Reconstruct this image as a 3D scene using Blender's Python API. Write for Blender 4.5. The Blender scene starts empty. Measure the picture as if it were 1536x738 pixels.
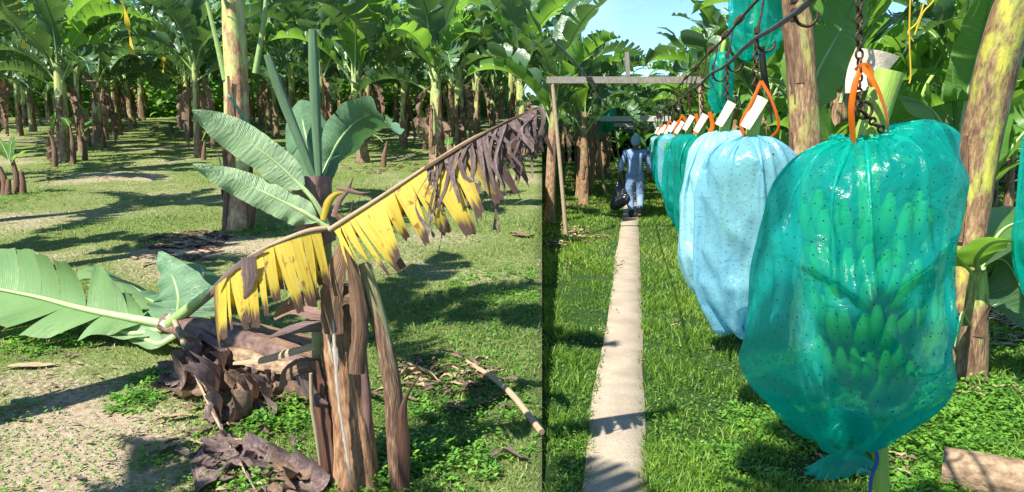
import bpy, math, random
import numpy as np
from mathutils import Vector, noise, Matrix
R = math.radians
sc = bpy.context.scene
COL = sc.collection
PI = math.pi

# ------------------------------------------------------------------ camera
F = 1100.0; CH = 1.65; TH = math.atan(164/F)
FW = Vector((0, math.cos(TH), -math.sin(TH))); UP = Vector((0, math.sin(TH), math.cos(TH)))
cd = bpy.data.cameras.new('camera'); cam = bpy.data.objects.new('camera', cd); COL.objects.link(cam)
cam.location = (0, 0, CH); cam.rotation_euler = (PI/2-TH, 0, 0)
cd.sensor_width = 36; cd.lens = F/1536*36; cd.clip_end = 2000; cd.clip_start = .05
sc.camera = cam

def ray(px, py):
    return Vector(((px-768)/F, 0, 0)) + UP*((369-py)/F) + FW
YS = 1.0
def at(px, py, Y):                       # the point seen at pixel, at ground distance Y
    d = ray(px, py); Y = Y*YS; return Vector((0, 0, CH)) + d*(Y/d.y)
SL = .0747
C0 = .22
def zl(y): return SL*min(max(y, -4), 85.0)-C0
def gl(px, py):                          # on the rising ground of the old block
    d = ray(px, py); t = -(CH+C0)/(d.z-SL*d.y); return Vector((0, 0, CH)) + d*t
def gr(px, py):                          # on the level ground of the harvest lane
    d = ray(px, py); t = -CH/d.z; return Vector((0, 0, CH)) + d*t
KS = 45/F
def seam(y, z): return KS*(y*math.cos(TH)-(z-CH)*math.sin(TH))
def zr(x, y): return 0.0
def gz(x, y):
    return zl(y) if x < seam(y, zl(y)) else 0.0

# ------------------------------------------------------------------ mesh helpers
class MB:
    def __init__(s): s.V = []; s.F = []; s.U = []; s.M = []
    def v(s, p, uv=(0, 0)):
        s.V.append((p[0], p[1], p[2])); s.U.append(uv); return len(s.V)-1
    def f(s, idx, m=0): s.F.append(tuple(idx)); s.M.append(m)
    def mesh(s, name, mats, org=(0, 0, 0), smooth=True):
        me = bpy.data.meshes.new(name)
        o = Vector(org)
        me.from_pydata([(a-o.x, b-o.y, c-o.z) for a, b, c in s.V], [], s.F)
        for m in (mats if isinstance(mats, (list, tuple)) else [mats]): me.materials.append(m)
        me.polygons.foreach_set('material_index', s.M)
        me.polygons.foreach_set('use_smooth', [smooth]*len(s.F))
        ul = me.uv_layers.new(name='UVMap')
        li = np.zeros(len(me.loops), dtype=np.int32); me.loops.foreach_get('vertex_index', li)
        ul.data.foreach_set('uv', np.array(s.U, dtype=np.float32)[li].ravel())
        me.update(); return me
    def build(s, name, mats, parent=None, org=None, smooth=True):
        if org is None: org = worg(parent) if parent else (0, 0, 0)
        me = s.mesh(name, mats, org, smooth)
        o = bpy.data.objects.new(name, me); COL.objects.link(o)
        if parent:
            o.parent = parent; o.location = Vector(org)-worg(parent)
        else: o.location = org
        return o
def worg(o):
    p = Vector((0, 0, 0))
    while o: p += o.location; o = o.parent
    return p
def tag(o, label=None, cat=None, group=None, kind=None):
    if label: o['label'] = label
    if cat: o['category'] = cat
    if group: o['group'] = group
    if kind: o['kind'] = kind
    return o
def thing(name, label, cat, loc, group=None, rz=0):
    o = bpy.data.objects.new(name, None); COL.objects.link(o); o.location = loc
    o.rotation_euler = (0, 0, rz); o.empty_display_size = .1
    return tag(o, label, cat, group)
def link_mesh(name, me, parent=None, loc=(0, 0, 0), rot=(0, 0, 0), scl=(1, 1, 1)):
    o = bpy.data.objects.new(name, me); COL.objects.link(o); o.parent = parent
    o.location = loc; o.rotation_euler = rot; o.scale = scl; return o

def catmull(P, n):
    P = [Vector(p) for p in P]; m = len(P)-1; out = []
    if m == 1: return [P[0].lerp(P[1], i/(n-1)) for i in range(n)]
    for i in range(n):
        t = i/(n-1)*m; k = min(int(t), m-1); u = t-k
        a = P[k-1] if k > 0 else P[0]*2-P[1]; b = P[k]; c = P[k+1]
        d = P[k+2] if k+2 <= m else P[m]*2-P[m-1]
        out.append(.5*((2*b)+(c-a)*u+(2*a-5*b+4*c-d)*u*u+(3*b-a-3*c+d)*u**3))
    return out
def lerpl(L, t):
    t = max(0, min(1, t))*(len(L)-1); k = min(int(t), len(L)-2); return L[k]+(L[k+1]-L[k])*(t-k)
def tube(mb, pts, rad, n=10, mi=0, caps=True, rf=None, uoff=0., capmi=None):
    """rad: number, list along the tube; rf(s, theta) multiplies the radius"""
    N = len(pts); pts = [Vector(p) for p in pts]
    if not isinstance(rad, (list, tuple)): rad = [rad, rad]
    ref = None; rings = []; L = 0
    for i in range(N):
        T = (pts[min(i+1, N-1)]-pts[max(i-1, 0)])
        if T.length < 1e-9: T = Vector((0, 0, 1))
        T.normalize()
        if ref is None:
            ref = Vector((1, 0, 0)) if abs(T.x) < .8 else Vector((0, 1, 0))
        ref = (ref-T*ref.dot(T)).normalized(); b = T.cross(ref)
        if i: L += (pts[i]-pts[i-1]).length
        s = i/(N-1); r = lerpl(rad, s); ring = []
        for j in range(n+1):
            th = 2*PI*j/n; rr = r*(rf(s, th % (2*PI)) if rf else 1)
            ring.append(mb.v(pts[i]+(ref*math.cos(th)+b*math.sin(th))*rr, (j/n+uoff, L)))
        rings.append(ring)
    for i in range(N-1):
        for j in range(n): mb.f((rings[i][j], rings[i][j+1], rings[i+1][j+1], rings[i+1][j]), mi)
    if caps:
        cm = mi if capmi is None else capmi
        for k, rg in ((0, rings[0]), (N-1, rings[-1])):
            c = mb.v(pts[k], (.5, .5))
            q = [mb.v(mb.V[a], (.5+.5*math.cos(2*PI*j/n), .5+.5*math.sin(2*PI*j/n))) for j, a in enumerate(rg)]
            for j in range(n): mb.f((c, q[j+1], q[j]) if k == 0 else (c, q[j], q[j+1]), cm)
def box(mb, c, sx, sy, sz, mi=0, rz=0, bev=0):
    c = Vector(c); ca, sa = math.cos(rz), math.sin(rz); ids = []
    for dx, dy, dz in ((-1,-1,-1),(1,-1,-1),(1,1,-1),(-1,1,-1),(-1,-1,1),(1,-1,1),(1,1,1),(-1,1,1)):
        x, y, z = dx*sx/2, dy*sy/2, dz*sz/2
        ids.append((c.x+x*ca-y*sa, c.y+x*sa+y*ca, c.z+z))
    for q in ((0,3,2,1),(4,5,6,7),(0,1,5,4),(1,2,6,5),(2,3,7,6),(3,0,4,7)):
        k = [mb.v(ids[a], (i in (1, 2), i in (2, 3))) for i, a in enumerate(q)]; mb.f(k, mi)
def bar(mb, a, b, w, h, mi=0, up=(0, 0, 1)):
    a = Vector(a); b = Vector(b); T = (b-a).normalized(); s = T.cross(Vector(up)).normalized(); u = s.cross(T)
    P = []
    for p in (a, b):
        for i, j in ((-1,-1),(1,-1),(1,1),(-1,1)): P.append(p+s*i*w/2+u*j*h/2)
    L = (b-a).length
    for q in ((0,1,5,4),(1,2,6,5),(2,3,7,6),(3,0,4,7)):
        k = [mb.v(P[x], (y, z)) for x, y, z in zip(q, (0, .2, .2, 0), (0, 0, L, L))]; mb.f(k, mi)
    for q in ((3,2,1,0),(4,5,6,7)):
        k = [mb.v(P[x], (0, 0)) for x in q]; mb.f(k, mi)

# ------------------------------------------------------------------ materials
def nt(name):
    m = bpy.data.materials.new(name); m.use_nodes = True; t = m.node_tree; t.nodes.clear()
    return m, t, t.nodes, t.links
def N(t, typ, **kw):
    n = t.nodes.new(typ)
    for k, v in kw.items():
        if k.startswith('i_'): n.inputs[k[2:].replace('_', ' ')].default_value = v
        else: setattr(n, k, v)
    return n
def ramp(t, fac, stops, interp='LINEAR'):
    r = t.nodes.new('ShaderNodeValToRGB'); e = r.color_ramp.elements; r.color_ramp.interpolation = interp
    while len(e) > 1: e.remove(e[-1])
    e[0].position = stops[0][0]; e[0].color = (*stops[0][1], 1)
    for p, c in stops[1:]:
        q = e.new(p); q.color = (*c, 1)
    t.links.new(fac, r.inputs[0]); return r.outputs[0]
def math_(t, op, a, b=None, c=None, clamp=False):
    n = t.nodes.new('ShaderNodeMath'); n.operation = op; n.use_clamp = clamp
    for i, x in enumerate((a, b, c)):
        if x is None: continue
        if isinstance(x, (int, float)): n.inputs[i].default_value = x
        else: t.links.new(x, n.inputs[i])
    return n.outputs[0]
def mix(t, fac, a, b, typ='MIX'):
    n = t.nodes.new('ShaderNodeMix'); n.data_type = 'RGBA'; n.blend_type = typ
    for i, x in ((0, fac), (6, a), (7, b)):
        if isinstance(x, (int, float)): n.inputs[i].default_value = x
        elif isinstance(x, tuple): n.inputs[i].default_value = (*x, 1)
        else: t.links.new(x, n.inputs[i])
    return n.outputs[2]
def tex(t, coord, scale=(1, 1, 1), kind='noise', s=5, detail=4, rough=.55, dist=0, rnd=1, loc=(0, 0, 0)):
    tc = t.nodes.new('ShaderNodeTexCoord'); mp = t.nodes.new('ShaderNodeMapping')
    mp.inputs['Scale'].default_value = scale; mp.inputs['Location'].default_value = loc
    t.links.new(tc.outputs[coord], mp.inputs[0])
    if kind == 'noise':
        n = t.nodes.new('ShaderNodeTexNoise'); n.inputs['Scale'].default_value = s
        n.inputs['Detail'].default_value = detail; n.inputs['Roughness'].default_value = rough
        n.inputs['Distortion'].default_value = dist
        t.links.new(mp.outputs[0], n.inputs['Vector']); return n.outputs[0]
    n = t.nodes.new('ShaderNodeTexVoronoi'); n.inputs['Scale'].default_value = s
    n.inputs['Randomness'].default_value = rnd
    if kind == 'edge': n.feature = 'DISTANCE_TO_EDGE'
    t.links.new(mp.outputs[0], n.inputs['Vector']); return n.outputs['Distance']
def uvx(t):
    tc = t.nodes.new('ShaderNodeTexCoord'); s = t.nodes.new('ShaderNodeSeparateXYZ')
    t.links.new(tc.outputs['UV'], s.inputs[0]); return s.outputs
def finish(t, col, rough=.6, bump=None, bs=.3, bd=.02, trans=0, tcol=None, spec=.5, alpha=None, metal=0):
    p = t.nodes.new('ShaderNodeBsdfPrincipled'); out = t.nodes.new('ShaderNodeOutputMaterial')
    if isinstance(col, tuple): p.inputs['Base Color'].default_value = (*col, 1)
    else: t.links.new(col, p.inputs['Base Color'])
    if isinstance(rough, (int, float)): p.inputs['Roughness'].default_value = rough
    else: t.links.new(rough, p.inputs['Roughness'])
    p.inputs['Specular IOR Level'].default_value = spec; p.inputs['Metallic'].default_value = metal
    nrm = None
    if bump is not None:
        b = t.nodes.new('ShaderNodeBump'); b.inputs['Strength'].default_value = bs; b.inputs['Distance'].default_value = bd
        t.links.new(bump, b.inputs['Height']); nrm = b.outputs[0]; t.links.new(nrm, p.inputs['Normal'])
    sh = p.outputs[0]
    if trans:
        tr = t.nodes.new('ShaderNodeBsdfTranslucent')
        c = tcol if tcol is not None else col
        if isinstance(c, tuple): tr.inputs[0].default_value = (*c, 1)
        else: t.links.new(c, tr.inputs[0])
        mx = t.nodes.new('ShaderNodeMixShader'); mx.inputs[0].default_value = trans
        t.links.new(sh, mx.inputs[1]); t.links.new(tr.outputs[0], mx.inputs[2]); sh = mx.outputs[0]
    if alpha is not None:
        tp = t.nodes.new('ShaderNodeBsdfTransparent'); mx = t.nodes.new('ShaderNodeMixShader')
        if isinstance(alpha[0], (int, float)): mx.inputs[0].default_value = alpha[0]
        else: t.links.new(alpha[0], mx.inputs[0])
        tp.inputs[0].default_value = (*alpha[1], 1)
        t.links.new(sh, mx.inputs[1]); t.links.new(tp.outputs[0], mx.inputs[2]); sh = mx.outputs[0]
    t.links.new(sh, out.inputs[0])

def leaf_mat(name, c1, c2, tc, trans=.38, rough=.38, edge=None, vein=.5):
    m, t, n, l = nt(name)
    uv = uvx(t)
    oi = n.new('ShaderNodeObjectInfo')
    big = tex(t, 'Object', s=2.2, detail=3)
    f = math_(t, 'ADD', math_(t, 'MULTIPLY', big, .7), math_(t, 'MULTIPLY', oi.outputs['Random'], .5))
    col = ramp(t, f, [(.25, c1), (.8, c2)])
    # parallel veins: a wave across the length of the leaf
    w = math_(t, 'SINE', math_(t, 'MULTIPLY', uv[0], 900.0))
    w2 = tex(t, 'UV', scale=(70, 1.5, 1), s=1, detail=3)
    col = mix(t, math_(t, 'MULTIPLY', w2, vein), col, mix(t, .5, col, c2), 'MIX')
    blm = tex(t, 'UV', scale=(22, 6, 1), s=1.4, detail=6, rough=.7)
    col = mix(t, math_(t, 'MULTIPLY', math_(t, 'SUBTRACT', blm, .66), 12, clamp=True), col, (.22, .13, .05))
    # dry, torn margins
    dry = tex(t, 'UV', scale=(14, 1.2, 1), s=1.5, detail=4)
    em = math_(t, 'MULTIPLY', math_(t, 'SUBTRACT', math_(t, 'ADD', uv[1], math_(t, 'MULTIPLY', dry, .35)), 1.17), 14, clamp=True)
    col = mix(t, em, col, edge or (.30, .22, .06))
    tcc = mix(t, em, mix(t, f, tc, tuple(x*.75 for x in tc)), (.25, .15, .05))
    hgt = math_(t, 'ADD', math_(t, 'MULTIPLY', w, .12), math_(t, 'MULTIPLY', w2, 2.0))
    finish(t, col, rough, hgt, .6, .010, trans, tcc, spec=.5)
    return m
M = {}
M['leaf'] = leaf_mat('leaf_green', (.022, .070, .032), (.085, .165, .070), (.17, .34, .06), .25, .25)
M['leaf_bright'] = leaf_mat('leaf_bright_green', (.05, .15, .025), (.12, .26, .045), (.32, .62, .06), .42, .3)
M['leaf_pale'] = leaf_mat('leaf_pale_underside', (.17, .28, .14), (.27, .40, .20), (.30, .48, .12), .28, .5)
M['leaf_blue'] = leaf_mat('leaf_waxy_blue_green', (.09, .19, .09), (.16, .29, .15), (.14, .36, .10), .2, .38)
M['leaf_fallen'] = leaf_mat('leaf_fallen_green', (.09, .19, .06), (.18, .30, .11), (.22, .40, .09), .2, .42)

def simple(name, c1, c2, scale=(1, 1, 1), s=6, coord='UV', rough=.6, bs=.4, bd=.01, trans=0, tcol=None, detail=5, c3=None, spec=.4, metal=0):
    m, t, n, l = nt(name)
    a = tex(t, coord, scale=scale, s=s, detail=detail, rough=.62)
    st = [(.32, c1), (.66, c2)] if c3 is None else [(.28, c1), (.5, c2), (.72, c3)]
    col = ramp(t, a, st)
    b = tex(t, coord, scale=scale, s=s*3.3, detail=4)
    col = mix(t, math_(t, 'MULTIPLY', b, .5), col, tuple(x*.45 for x in c1))
    finish(t, col, rough, b, bs, bd, trans, tcol, spec=spec, metal=metal)
    return m
M['rib'] = simple('leaf_midrib', (.20, .34, .10), (.34, .46, .17), (2, 6, 1), 3, rough=.4, bs=.1)
M['rib_pale'] = simple('leaf_midrib_pale', (.30, .42, .16), (.45, .54, .26), (2, 6, 1), 3, rough=.45, bs=.1)
M['dead'] = simple('dead_leaf', (.10, .06, .045), (.26, .17, .115), (8, 1.5, 1), 4, rough=.8, trans=.12, tcol=(.3, .16, .07), c3=(.36, .25, .17), bs=.7)
M['deadgrey'] = simple('dead_leaf_grey_purple', (.085, .055, .055), (.20, .135, .125), (16, 2, 1), 3, rough=.8, trans=.14, tcol=(.3, .18, .12), c3=(.42, .33, .28), bs=.7)
M['drystraw'] = simple('dry_straw', (.30, .21, .12), (.48, .37, .23), (5, 2, 1), 4, rough=.8)
M['sheath'] = simple('dry_stem_sheath', (.055, .028, .018), (.19, .105, .06), (9, 2.2, 1), 2.5, rough=.7, c3=(.36, .23, .13), bs=.8)

def stem_mat(name, green, yellow, brown, dark, bias=0., hscale=.35, tan=(.38, .26, .15)):
    m, t, n, l = nt(name); uv = uvx(t); oi = n.new('ShaderNodeObjectInfo')
    off = n.new('ShaderNodeCombineXYZ'); l.new(math_(t, 'MULTIPLY', oi.outputs['Random'], 50), off.inputs[2])
    def nz(scale, s, d=5):
        tc = n.new('ShaderNodeTexCoord'); mp = n.new('ShaderNodeMapping'); mp.inputs['Scale'].default_value = scale
        # wrap u on a circle so that no seam shows
        se = n.new('ShaderNodeSeparateXYZ'); l.new(tc.outputs['UV'], se.inputs[0])
        a = math_(t, 'MULTIPLY', se.outputs[0], 2*PI)
        cb = n.new('ShaderNodeCombineXYZ'); l.new(math_(t, 'COSINE', a), cb.inputs[0]); l.new(math_(t, 'SINE', a), cb.inputs[1])
        l.new(se.outputs[1], cb.inputs[2]); l.new(cb.outputs[0], mp.inputs[0])
        add = n.new('ShaderNodeVectorMath'); l.new(mp.outputs[0], add.inputs[0]); l.new(off.outputs[0], add.inputs[1])
        x = n.new('ShaderNodeTexNoise'); x.inputs['Scale'].default_value = s; x.inputs['Detail'].default_value = d
        x.inputs['Roughness'].default_value = .62; l.new(add.outputs[0], x.inputs[0]); return x.outputs[0]
    a = nz((.5, .5, 2.0), 1.6); b = nz((1.1, 1.1, 3.0), 1.5, 6); c = nz((3, 3, 7), 2.0, 7)
    gcol = ramp(t, b, [(.38, green), (.6, yellow)])
    bcol = ramp(t, c, [(.28, dark), (.5, brown), (.72, tan)])
    hh = math_(t, 'MULTIPLY', uv[1], hscale)
    f = math_(t, 'ADD', math_(t, 'ADD', math_(t, 'MULTIPLY', math_(t, 'SUBTRACT', a, .5), 2.4), math_(t, 'MULTIPLY', math_(t, 'SUBTRACT', b, .5), 1.2)), hh)
    f = math_(t, 'MULTIPLY', math_(t, 'ADD', f, bias-.45), 3.0, clamp=True)
    col = mix(t, f, bcol, gcol)
    blk = math_(t, 'MULTIPLY', math_(t, 'SUBTRACT', nz((7, 7, 4), 1.7, 4), .61), 12, clamp=True)
    col = mix(t, math_(t, 'MULTIPLY', blk, .8), col, dark)
    finish(t, col, math_(t, 'SUBTRACT', .75, math_(t, 'MULTIPLY', f, .35)), c, .7, .012, spec=.45)
    return m
M['stemL'] = stem_mat('banana_stem', (.24, .33, .10), (.44, .45, .16), (.19, .12, .07), (.045, .027, .02), bias=.20, hscale=.38)
M['stemBig'] = stem_mat('banana_stem_pale_yellow', (.36, .42, .12), (.58, .55, .22), (.36, .18, .10), (.14, .06, .04), bias=.44, hscale=.12, tan=(.5, .30, .18))
M['stemR'] = stem_mat('banana_stem_tan', (.22, .27, .07), (.38, .34, .09), (.22, .125, .06), (.04, .024, .015), bias=.02, hscale=.2, tan=(.48, .34, .20))
M['stemY'] = stem_mat('banana_stem_yellow', (.22, .29, .06), (.45, .42, .07), (.22, .125, .06), (.04, .022, .016), bias=.50, hscale=.02, tan=(.42, .29, .15))
M['stump'] = stem_mat('weathered_stump', (.40, .25, .13), (.50, .34, .2), (.30, .155, .075), (.07, .035, .022), bias=.1, hscale=.02, tan=(.46, .29, .16))
M['purple'] = simple('purple_brown_sheath', (.12, .06, .05), (.26, .15, .125), (6, 2, 1), 3, rough=.6, c3=(.34, .22, .17), bs=.6)
M['white'] = simple('bleached_fibre', (.36, .29, .22), (.60, .54, .46), (4, 4, 1), 6, rough=.8)
M['grey_green'] = simple('stem_grey_green', (.16, .20, .08), (.30, .33, .14), (5, 2, 1), 3, c3=(.24, .17, .1), rough=.5)
M['darkstem'] = simple('dark_brown_stem', (.03, .015, .012), (.12, .055, .035), (7, 1.5, 1), 3, c3=(.20, .11, .07), rough=.5)  # dark brown with lengthwise streaks

# yellow dying leaf: yellow blade, brown streaks and shrivelled margins (pattern of the leaf itself, from its UV)
def yellow_mat(tipat=.60):
    m, t, n, l = nt('yellow_dying_leaf'); uv = uvx(t)
    a = tex(t, 'UV', scale=(60, 1.4, 1), s=1, detail=4); b = tex(t, 'UV', scale=(14, 3, 1), s=1.6, detail=5)
    col = ramp(t, a, [(.3, (.50, .36, .04)), (.6, (.66, .50, .07)), (.8, (.42, .42, .06))])
    sp = math_(t, 'MULTIPLY', math_(t, 'SUBTRACT', b, .60), 14, clamp=True)
    col = mix(t, sp, col, (.26, .12, .03))
    e = math_(t, 'ADD', uv[1], math_(t, 'MULTIPLY', math_(t, 'SUBTRACT', a, .5), .5))
    e = math_(t, 'MULTIPLY', math_(t, 'SUBTRACT', e, .72), 7, clamp=True)
    tip = math_(t, 'MULTIPLY', math_(t, 'SUBTRACT', math_(t, 'ADD', uv[0], math_(t, 'MULTIPLY', math_(t, 'SUBTRACT', a, .5), .12)), tipat), 14, clamp=True)
    e = math_(t, 'MAXIMUM', e, tip)
    col = mix(t, e, col, mix(t, b, (.04, .02, .015), (.17, .10, .075)))
    finish(t, col, .55, a, .4, .006, .36, mix(t, e, (.85, .62, .04), (.2, .1, .05)), spec=.35)
    return m
M['yellow'] = yellow_mat(); M['yellow_short'] = yellow_mat(.93)

def grass_mat(name, stops, tr, trans=.35, rough=.5):
    m, t, n, l = nt(name); uv = uvx(t)
    col = ramp(t, uv[0], stops)
    finish(t, col, rough, trans=trans, tcol=mix(t, .6, col, tr), spec=.35); return m
M['grassR'] = grass_mat('lawn_grass', [(0, (.06, .13, .015)), (.45, (.14, .25, .025)), (.8, (.25, .37, .04)), (.96, (.17, .26, .05)), (1, (.36, .30, .13))], (.30, .55, .05))
M['grassL'] = grass_mat('weedy_grass', [(0, (.07, .13, .03)), (.4, (.15, .23, .055)), (.75, (.24, .31, .085)), (.9, (.40, .36, .17)), (1, (.50, .40, .24))], (.40, .52, .10))
M['weed'] = grass_mat('broadleaf_weeds', [(0, (.045, .13, .02)), (.5, (.10, .25, .03)), (1, (.20, .38, .05))], (.25, .60, .05), .35, .42)

def ground_mat(name, soil, soil2, green, bias):
    m, t, n, l = nt(name)
    at_ = n.new('ShaderNodeAttribute'); at_.attribute_name = 'bare'
    a = tex(t, 'Object', s=1.5, detail=8, rough=.7); b = tex(t, 'Object', s=28, detail=5, rough=.7); c = tex(t, 'Object', s=140, detail=3)
    sc_ = ramp(t, b, [(.3, soil), (.7, soil2)])
    gc = ramp(t, b, [(.3, tuple(x*.6 for x in green)), (.7, green)])
    f = math_(t, 'ADD', math_(t, 'ADD', at_.outputs['Fac'], math_(t, 'MULTIPLY', math_(t, 'SUBTRACT', b, .5), 1.6)), math_(t, 'MULTIPLY', math_(t, 'SUBTRACT', a, .5), .8))
    f = math_(t, 'MULTIPLY', math_(t, 'ADD', f, bias), 2.5, clamp=True)
    col = mix(t, f, gc, sc_)
    finish(t, col, .95, math_(t, 'ADD', b, math_(t, 'MULTIPLY', c, .5)), .9, .03, spec=.1)
    return m
M['groundL'] = ground_mat('weedy_soil', (.24, .17, .11), (.50, .41, .29), (.19, .24, .07), -.60)
M['groundR'] = ground_mat('lawn_soil', (.07, .06, .03), (.16, .13, .07), (.04, .085, .02), -.62)
def path_mat():
    m, t, n, l = nt('gritty_concrete')
    a = tex(t, 'Object', s=4, detail=6); b = tex(t, 'Object', s=110, detail=3); c = tex(t, 'Object', kind='vor', s=70)
    col = ramp(t, a, [(.3, (.27, .22, .16)), (.7, (.40, .335, .25))])
    col = mix(t, math_(t, 'MULTIPLY', math_(t, 'SUBTRACT', b, .48), 4, clamp=True), col, (.24, .20, .15))
    pit = math_(t, 'MULTIPLY', math_(t, 'SUBTRACT', .13, c), 12, clamp=True)
    col = mix(t, math_(t, 'MULTIPLY', pit, .6), col, (.12, .10, .08))
    dirt = tex(t, 'Object', s=1.3, detail=5, loc=(3, 1, 0))
    col = mix(t, math_(t, 'MULTIPLY', math_(t, 'SUBTRACT', dirt, .52), 3, clamp=True), col, (.25, .21, .14))
    finish(t, col, .92, math_(t, 'SUBTRACT', b, pit), .8, .006, spec=.15); return m
M['path'] = path_mat()

def bag_mat(name, c, tcl, clear, tint, holes='dark', hs=(50, 37)):
    m, t, n, l = nt(name)
    tc = n.new('ShaderNodeTexCoord'); mp = n.new('ShaderNodeMapping'); mp.inputs['Scale'].default_value = (hs[0], hs[1], 0)
    l.new(tc.outputs['UV'], mp.inputs[0])
    v = n.new('ShaderNodeTexVoronoi'); v.voronoi_dimensions = '2D'; v.inputs['Scale'].default_value = 1; v.inputs['Randomness'].default_value = .5
    l.new(mp.outputs[0], v.inputs[0])
    hole = math_(t, 'MULTIPLY', math_(t, 'SUBTRACT', .075, v.outputs['Distance']), 40, clamp=True)
    a = tex(t, 'UV', scale=(9, 2.2, 1), s=2, detail=6, rough=.6, dist=.8)
    b = tex(t, 'Object', s=13, detail=5, rough=.6, dist=1.2)
    wr = tex(t, 'Object', kind='edge', s=9)
    col = mix(t, math_(t, 'MULTIPLY', a, .5), c, tuple(min(1, x*1.35+.02) for x in c))
    dark = tuple(x*.10 for x in c)
    col = mix(t, hole, col, dark)
    h = math_(t, 'ADD', math_(t, 'MULTIPLY', b, 1.0), math_(t, 'ADD', math_(t, 'MULTIPLY', a, .9), math_(t, 'MULTIPLY', math_(t, 'MINIMUM', wr, .12), .6)))
    al = math_(t, 'MULTIPLY', math_(t, 'SUBTRACT', 1, hole), clear)
    finish(t, col, .22, h, .5, .016, .55, mix(t, hole, tcl, dark), spec=.9, alpha=(al, tint))
    return m
M['bag_teal'] = bag_mat('teal_plastic_film', (.0, .42, .37), (.0, .74, .64), .50, (.42, .97, .86))
M['bag_dteal'] = bag_mat('deep_teal_plastic_film', (.0, .32, .28), (.0, .56, .46), .25, (.2, .85, .62))
M['bag_blue'] = bag_mat('sky_blue_plastic_film', (.26, .56, .68), (.30, .66, .78), .22, (.7, .93, 1), hs=(44, 34))
M['bag_pale'] = bag_mat('pale_blue_plastic_film', (.42, .74, .82), (.42, .78, .86), .08, (.8, .97, 1), hs=(50, 36))
M['fruit'] = simple('green_banana_skin', (.08, .22, .015), (.17, .36, .03), (3, 3, 1), 4, coord='Object', rough=.4, bs=.1)
M['fruit_tip'] = simple('banana_tip', (.02, .015, .01), (.05, .04, .02), s=10, coord='Object')
M['stalk'] = simple('green_bunch_stalk', (.20, .36, .05), (.34, .50, .09), (6, 2, 1), 4, rough=.4, c3=(.42, .52, .14), bs=.35)
M['cutface'] = simple('cut_face_brown', (.10, .05, .02), (.26, .17, .08), s=9)
M['orange'] = simple('orange_ribbon', (.80, .12, .01), (.92, .22, .02), s=3, rough=.35, trans=.35, tcol=(1, .25, .02), bs=.1)
M['tagp'] = simple('dirty_card_tag', (.42, .33, .26), (.62, .54, .44), (2, 2, 1), 3, rough=.85, c3=(.70, .64, .55), bs=.25)
M['ink'] = simple('tag_print', (.16, .12, .1), (.24, .2, .18), s=8)
M['chain'] = simple('rusty_chain', (.035, .02, .015), (.11, .055, .035), s=20, coord='Object', rough=.55, metal=.6)
M['cable'] = simple('steel_cable', (.05, .05, .052), (.16, .155, .15), (30, 8, 1), 3, rough=.5, metal=.4)
M['rust'] = simple('rusted_wire', (.05, .025, .018), (.15, .075, .05), (8, 3, 1), 3, rough=.8)
M['wood'] = simple('grey_weathered_timber', (.17, .15, .125), (.33, .30, .26), (2, 9, 1), 3, rough=.85, bs=.5)
M['metal_w'] = simple('galvanised_bar', (.42, .42, .40), (.60, .60, .57), (3, 3, 1), 5, rough=.5)
M['bamboo'] = simple('tan_pole', (.30, .22, .13), (.46, .36, .23), (3, 5, 1), 3, rough=.7)
M['blue_cord'] = simple('blue_cord', (.02, .05, .30), (.03, .09, .45), s=5, rough=.5)
M['whitetail'] = simple('white_plastic_tail', (.6, .62, .6), (.75, .77, .74), s=5, rough=.4, trans=.3)
M['ypin'] = simple('yellow_ribbon', (.70, .45, .02), (.85, .62, .05), s=5, rough=.5, trans=.3)
M['tealr'] = simple('teal_ribbon', (.0, .33, .25), (.02, .45, .35), s=5, rough=.4)
M['cloth'] = simple('blue_work_cloth', (.14, .22, .38), (.23, .34, .52), s=7, coord='Object', rough=.85, bs=.5, bd=.03)
M['hood'] = simple('pale_blue_hairnet', (.14, .27, .38), (.27, .42, .52), s=30, coord='Object', rough=.7, bs=.6)
M['skin'] = simple('brown_skin', (.10, .05, .03), (.15, .08, .05), s=8, coord='Object', rough=.5, bs=.1)
M['boot'] = simple('black_rubber', (.008, .008, .01), (.02, .018, .018), s=8, coord='Object', rough=.35)
M['sole'] = simple('brown_boot_sole', (.10, .05, .03), (.2, .11, .07), s=8, coord='Object')
M['blackbag'] = simple('black_plastic', (.006, .006, .008), (.012, .012, .014), s=6, coord='Object', rough=.16, bs=1, bd=.05, spec=.8)
M['log_bark'] = simple('log_bark', (.08, .05, .03), (.30, .20, .115), (3, 4, 1), 3.5, rough=.85, c3=(.48, .36, .23), bs=.8)
M['log_end'] = simple('log_cut_face', (.22, .13, .06), (.46, .31, .16), (9, 2, 1), 3, rough=.85, c3=(.56, .42, .25), bs=.7)

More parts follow.
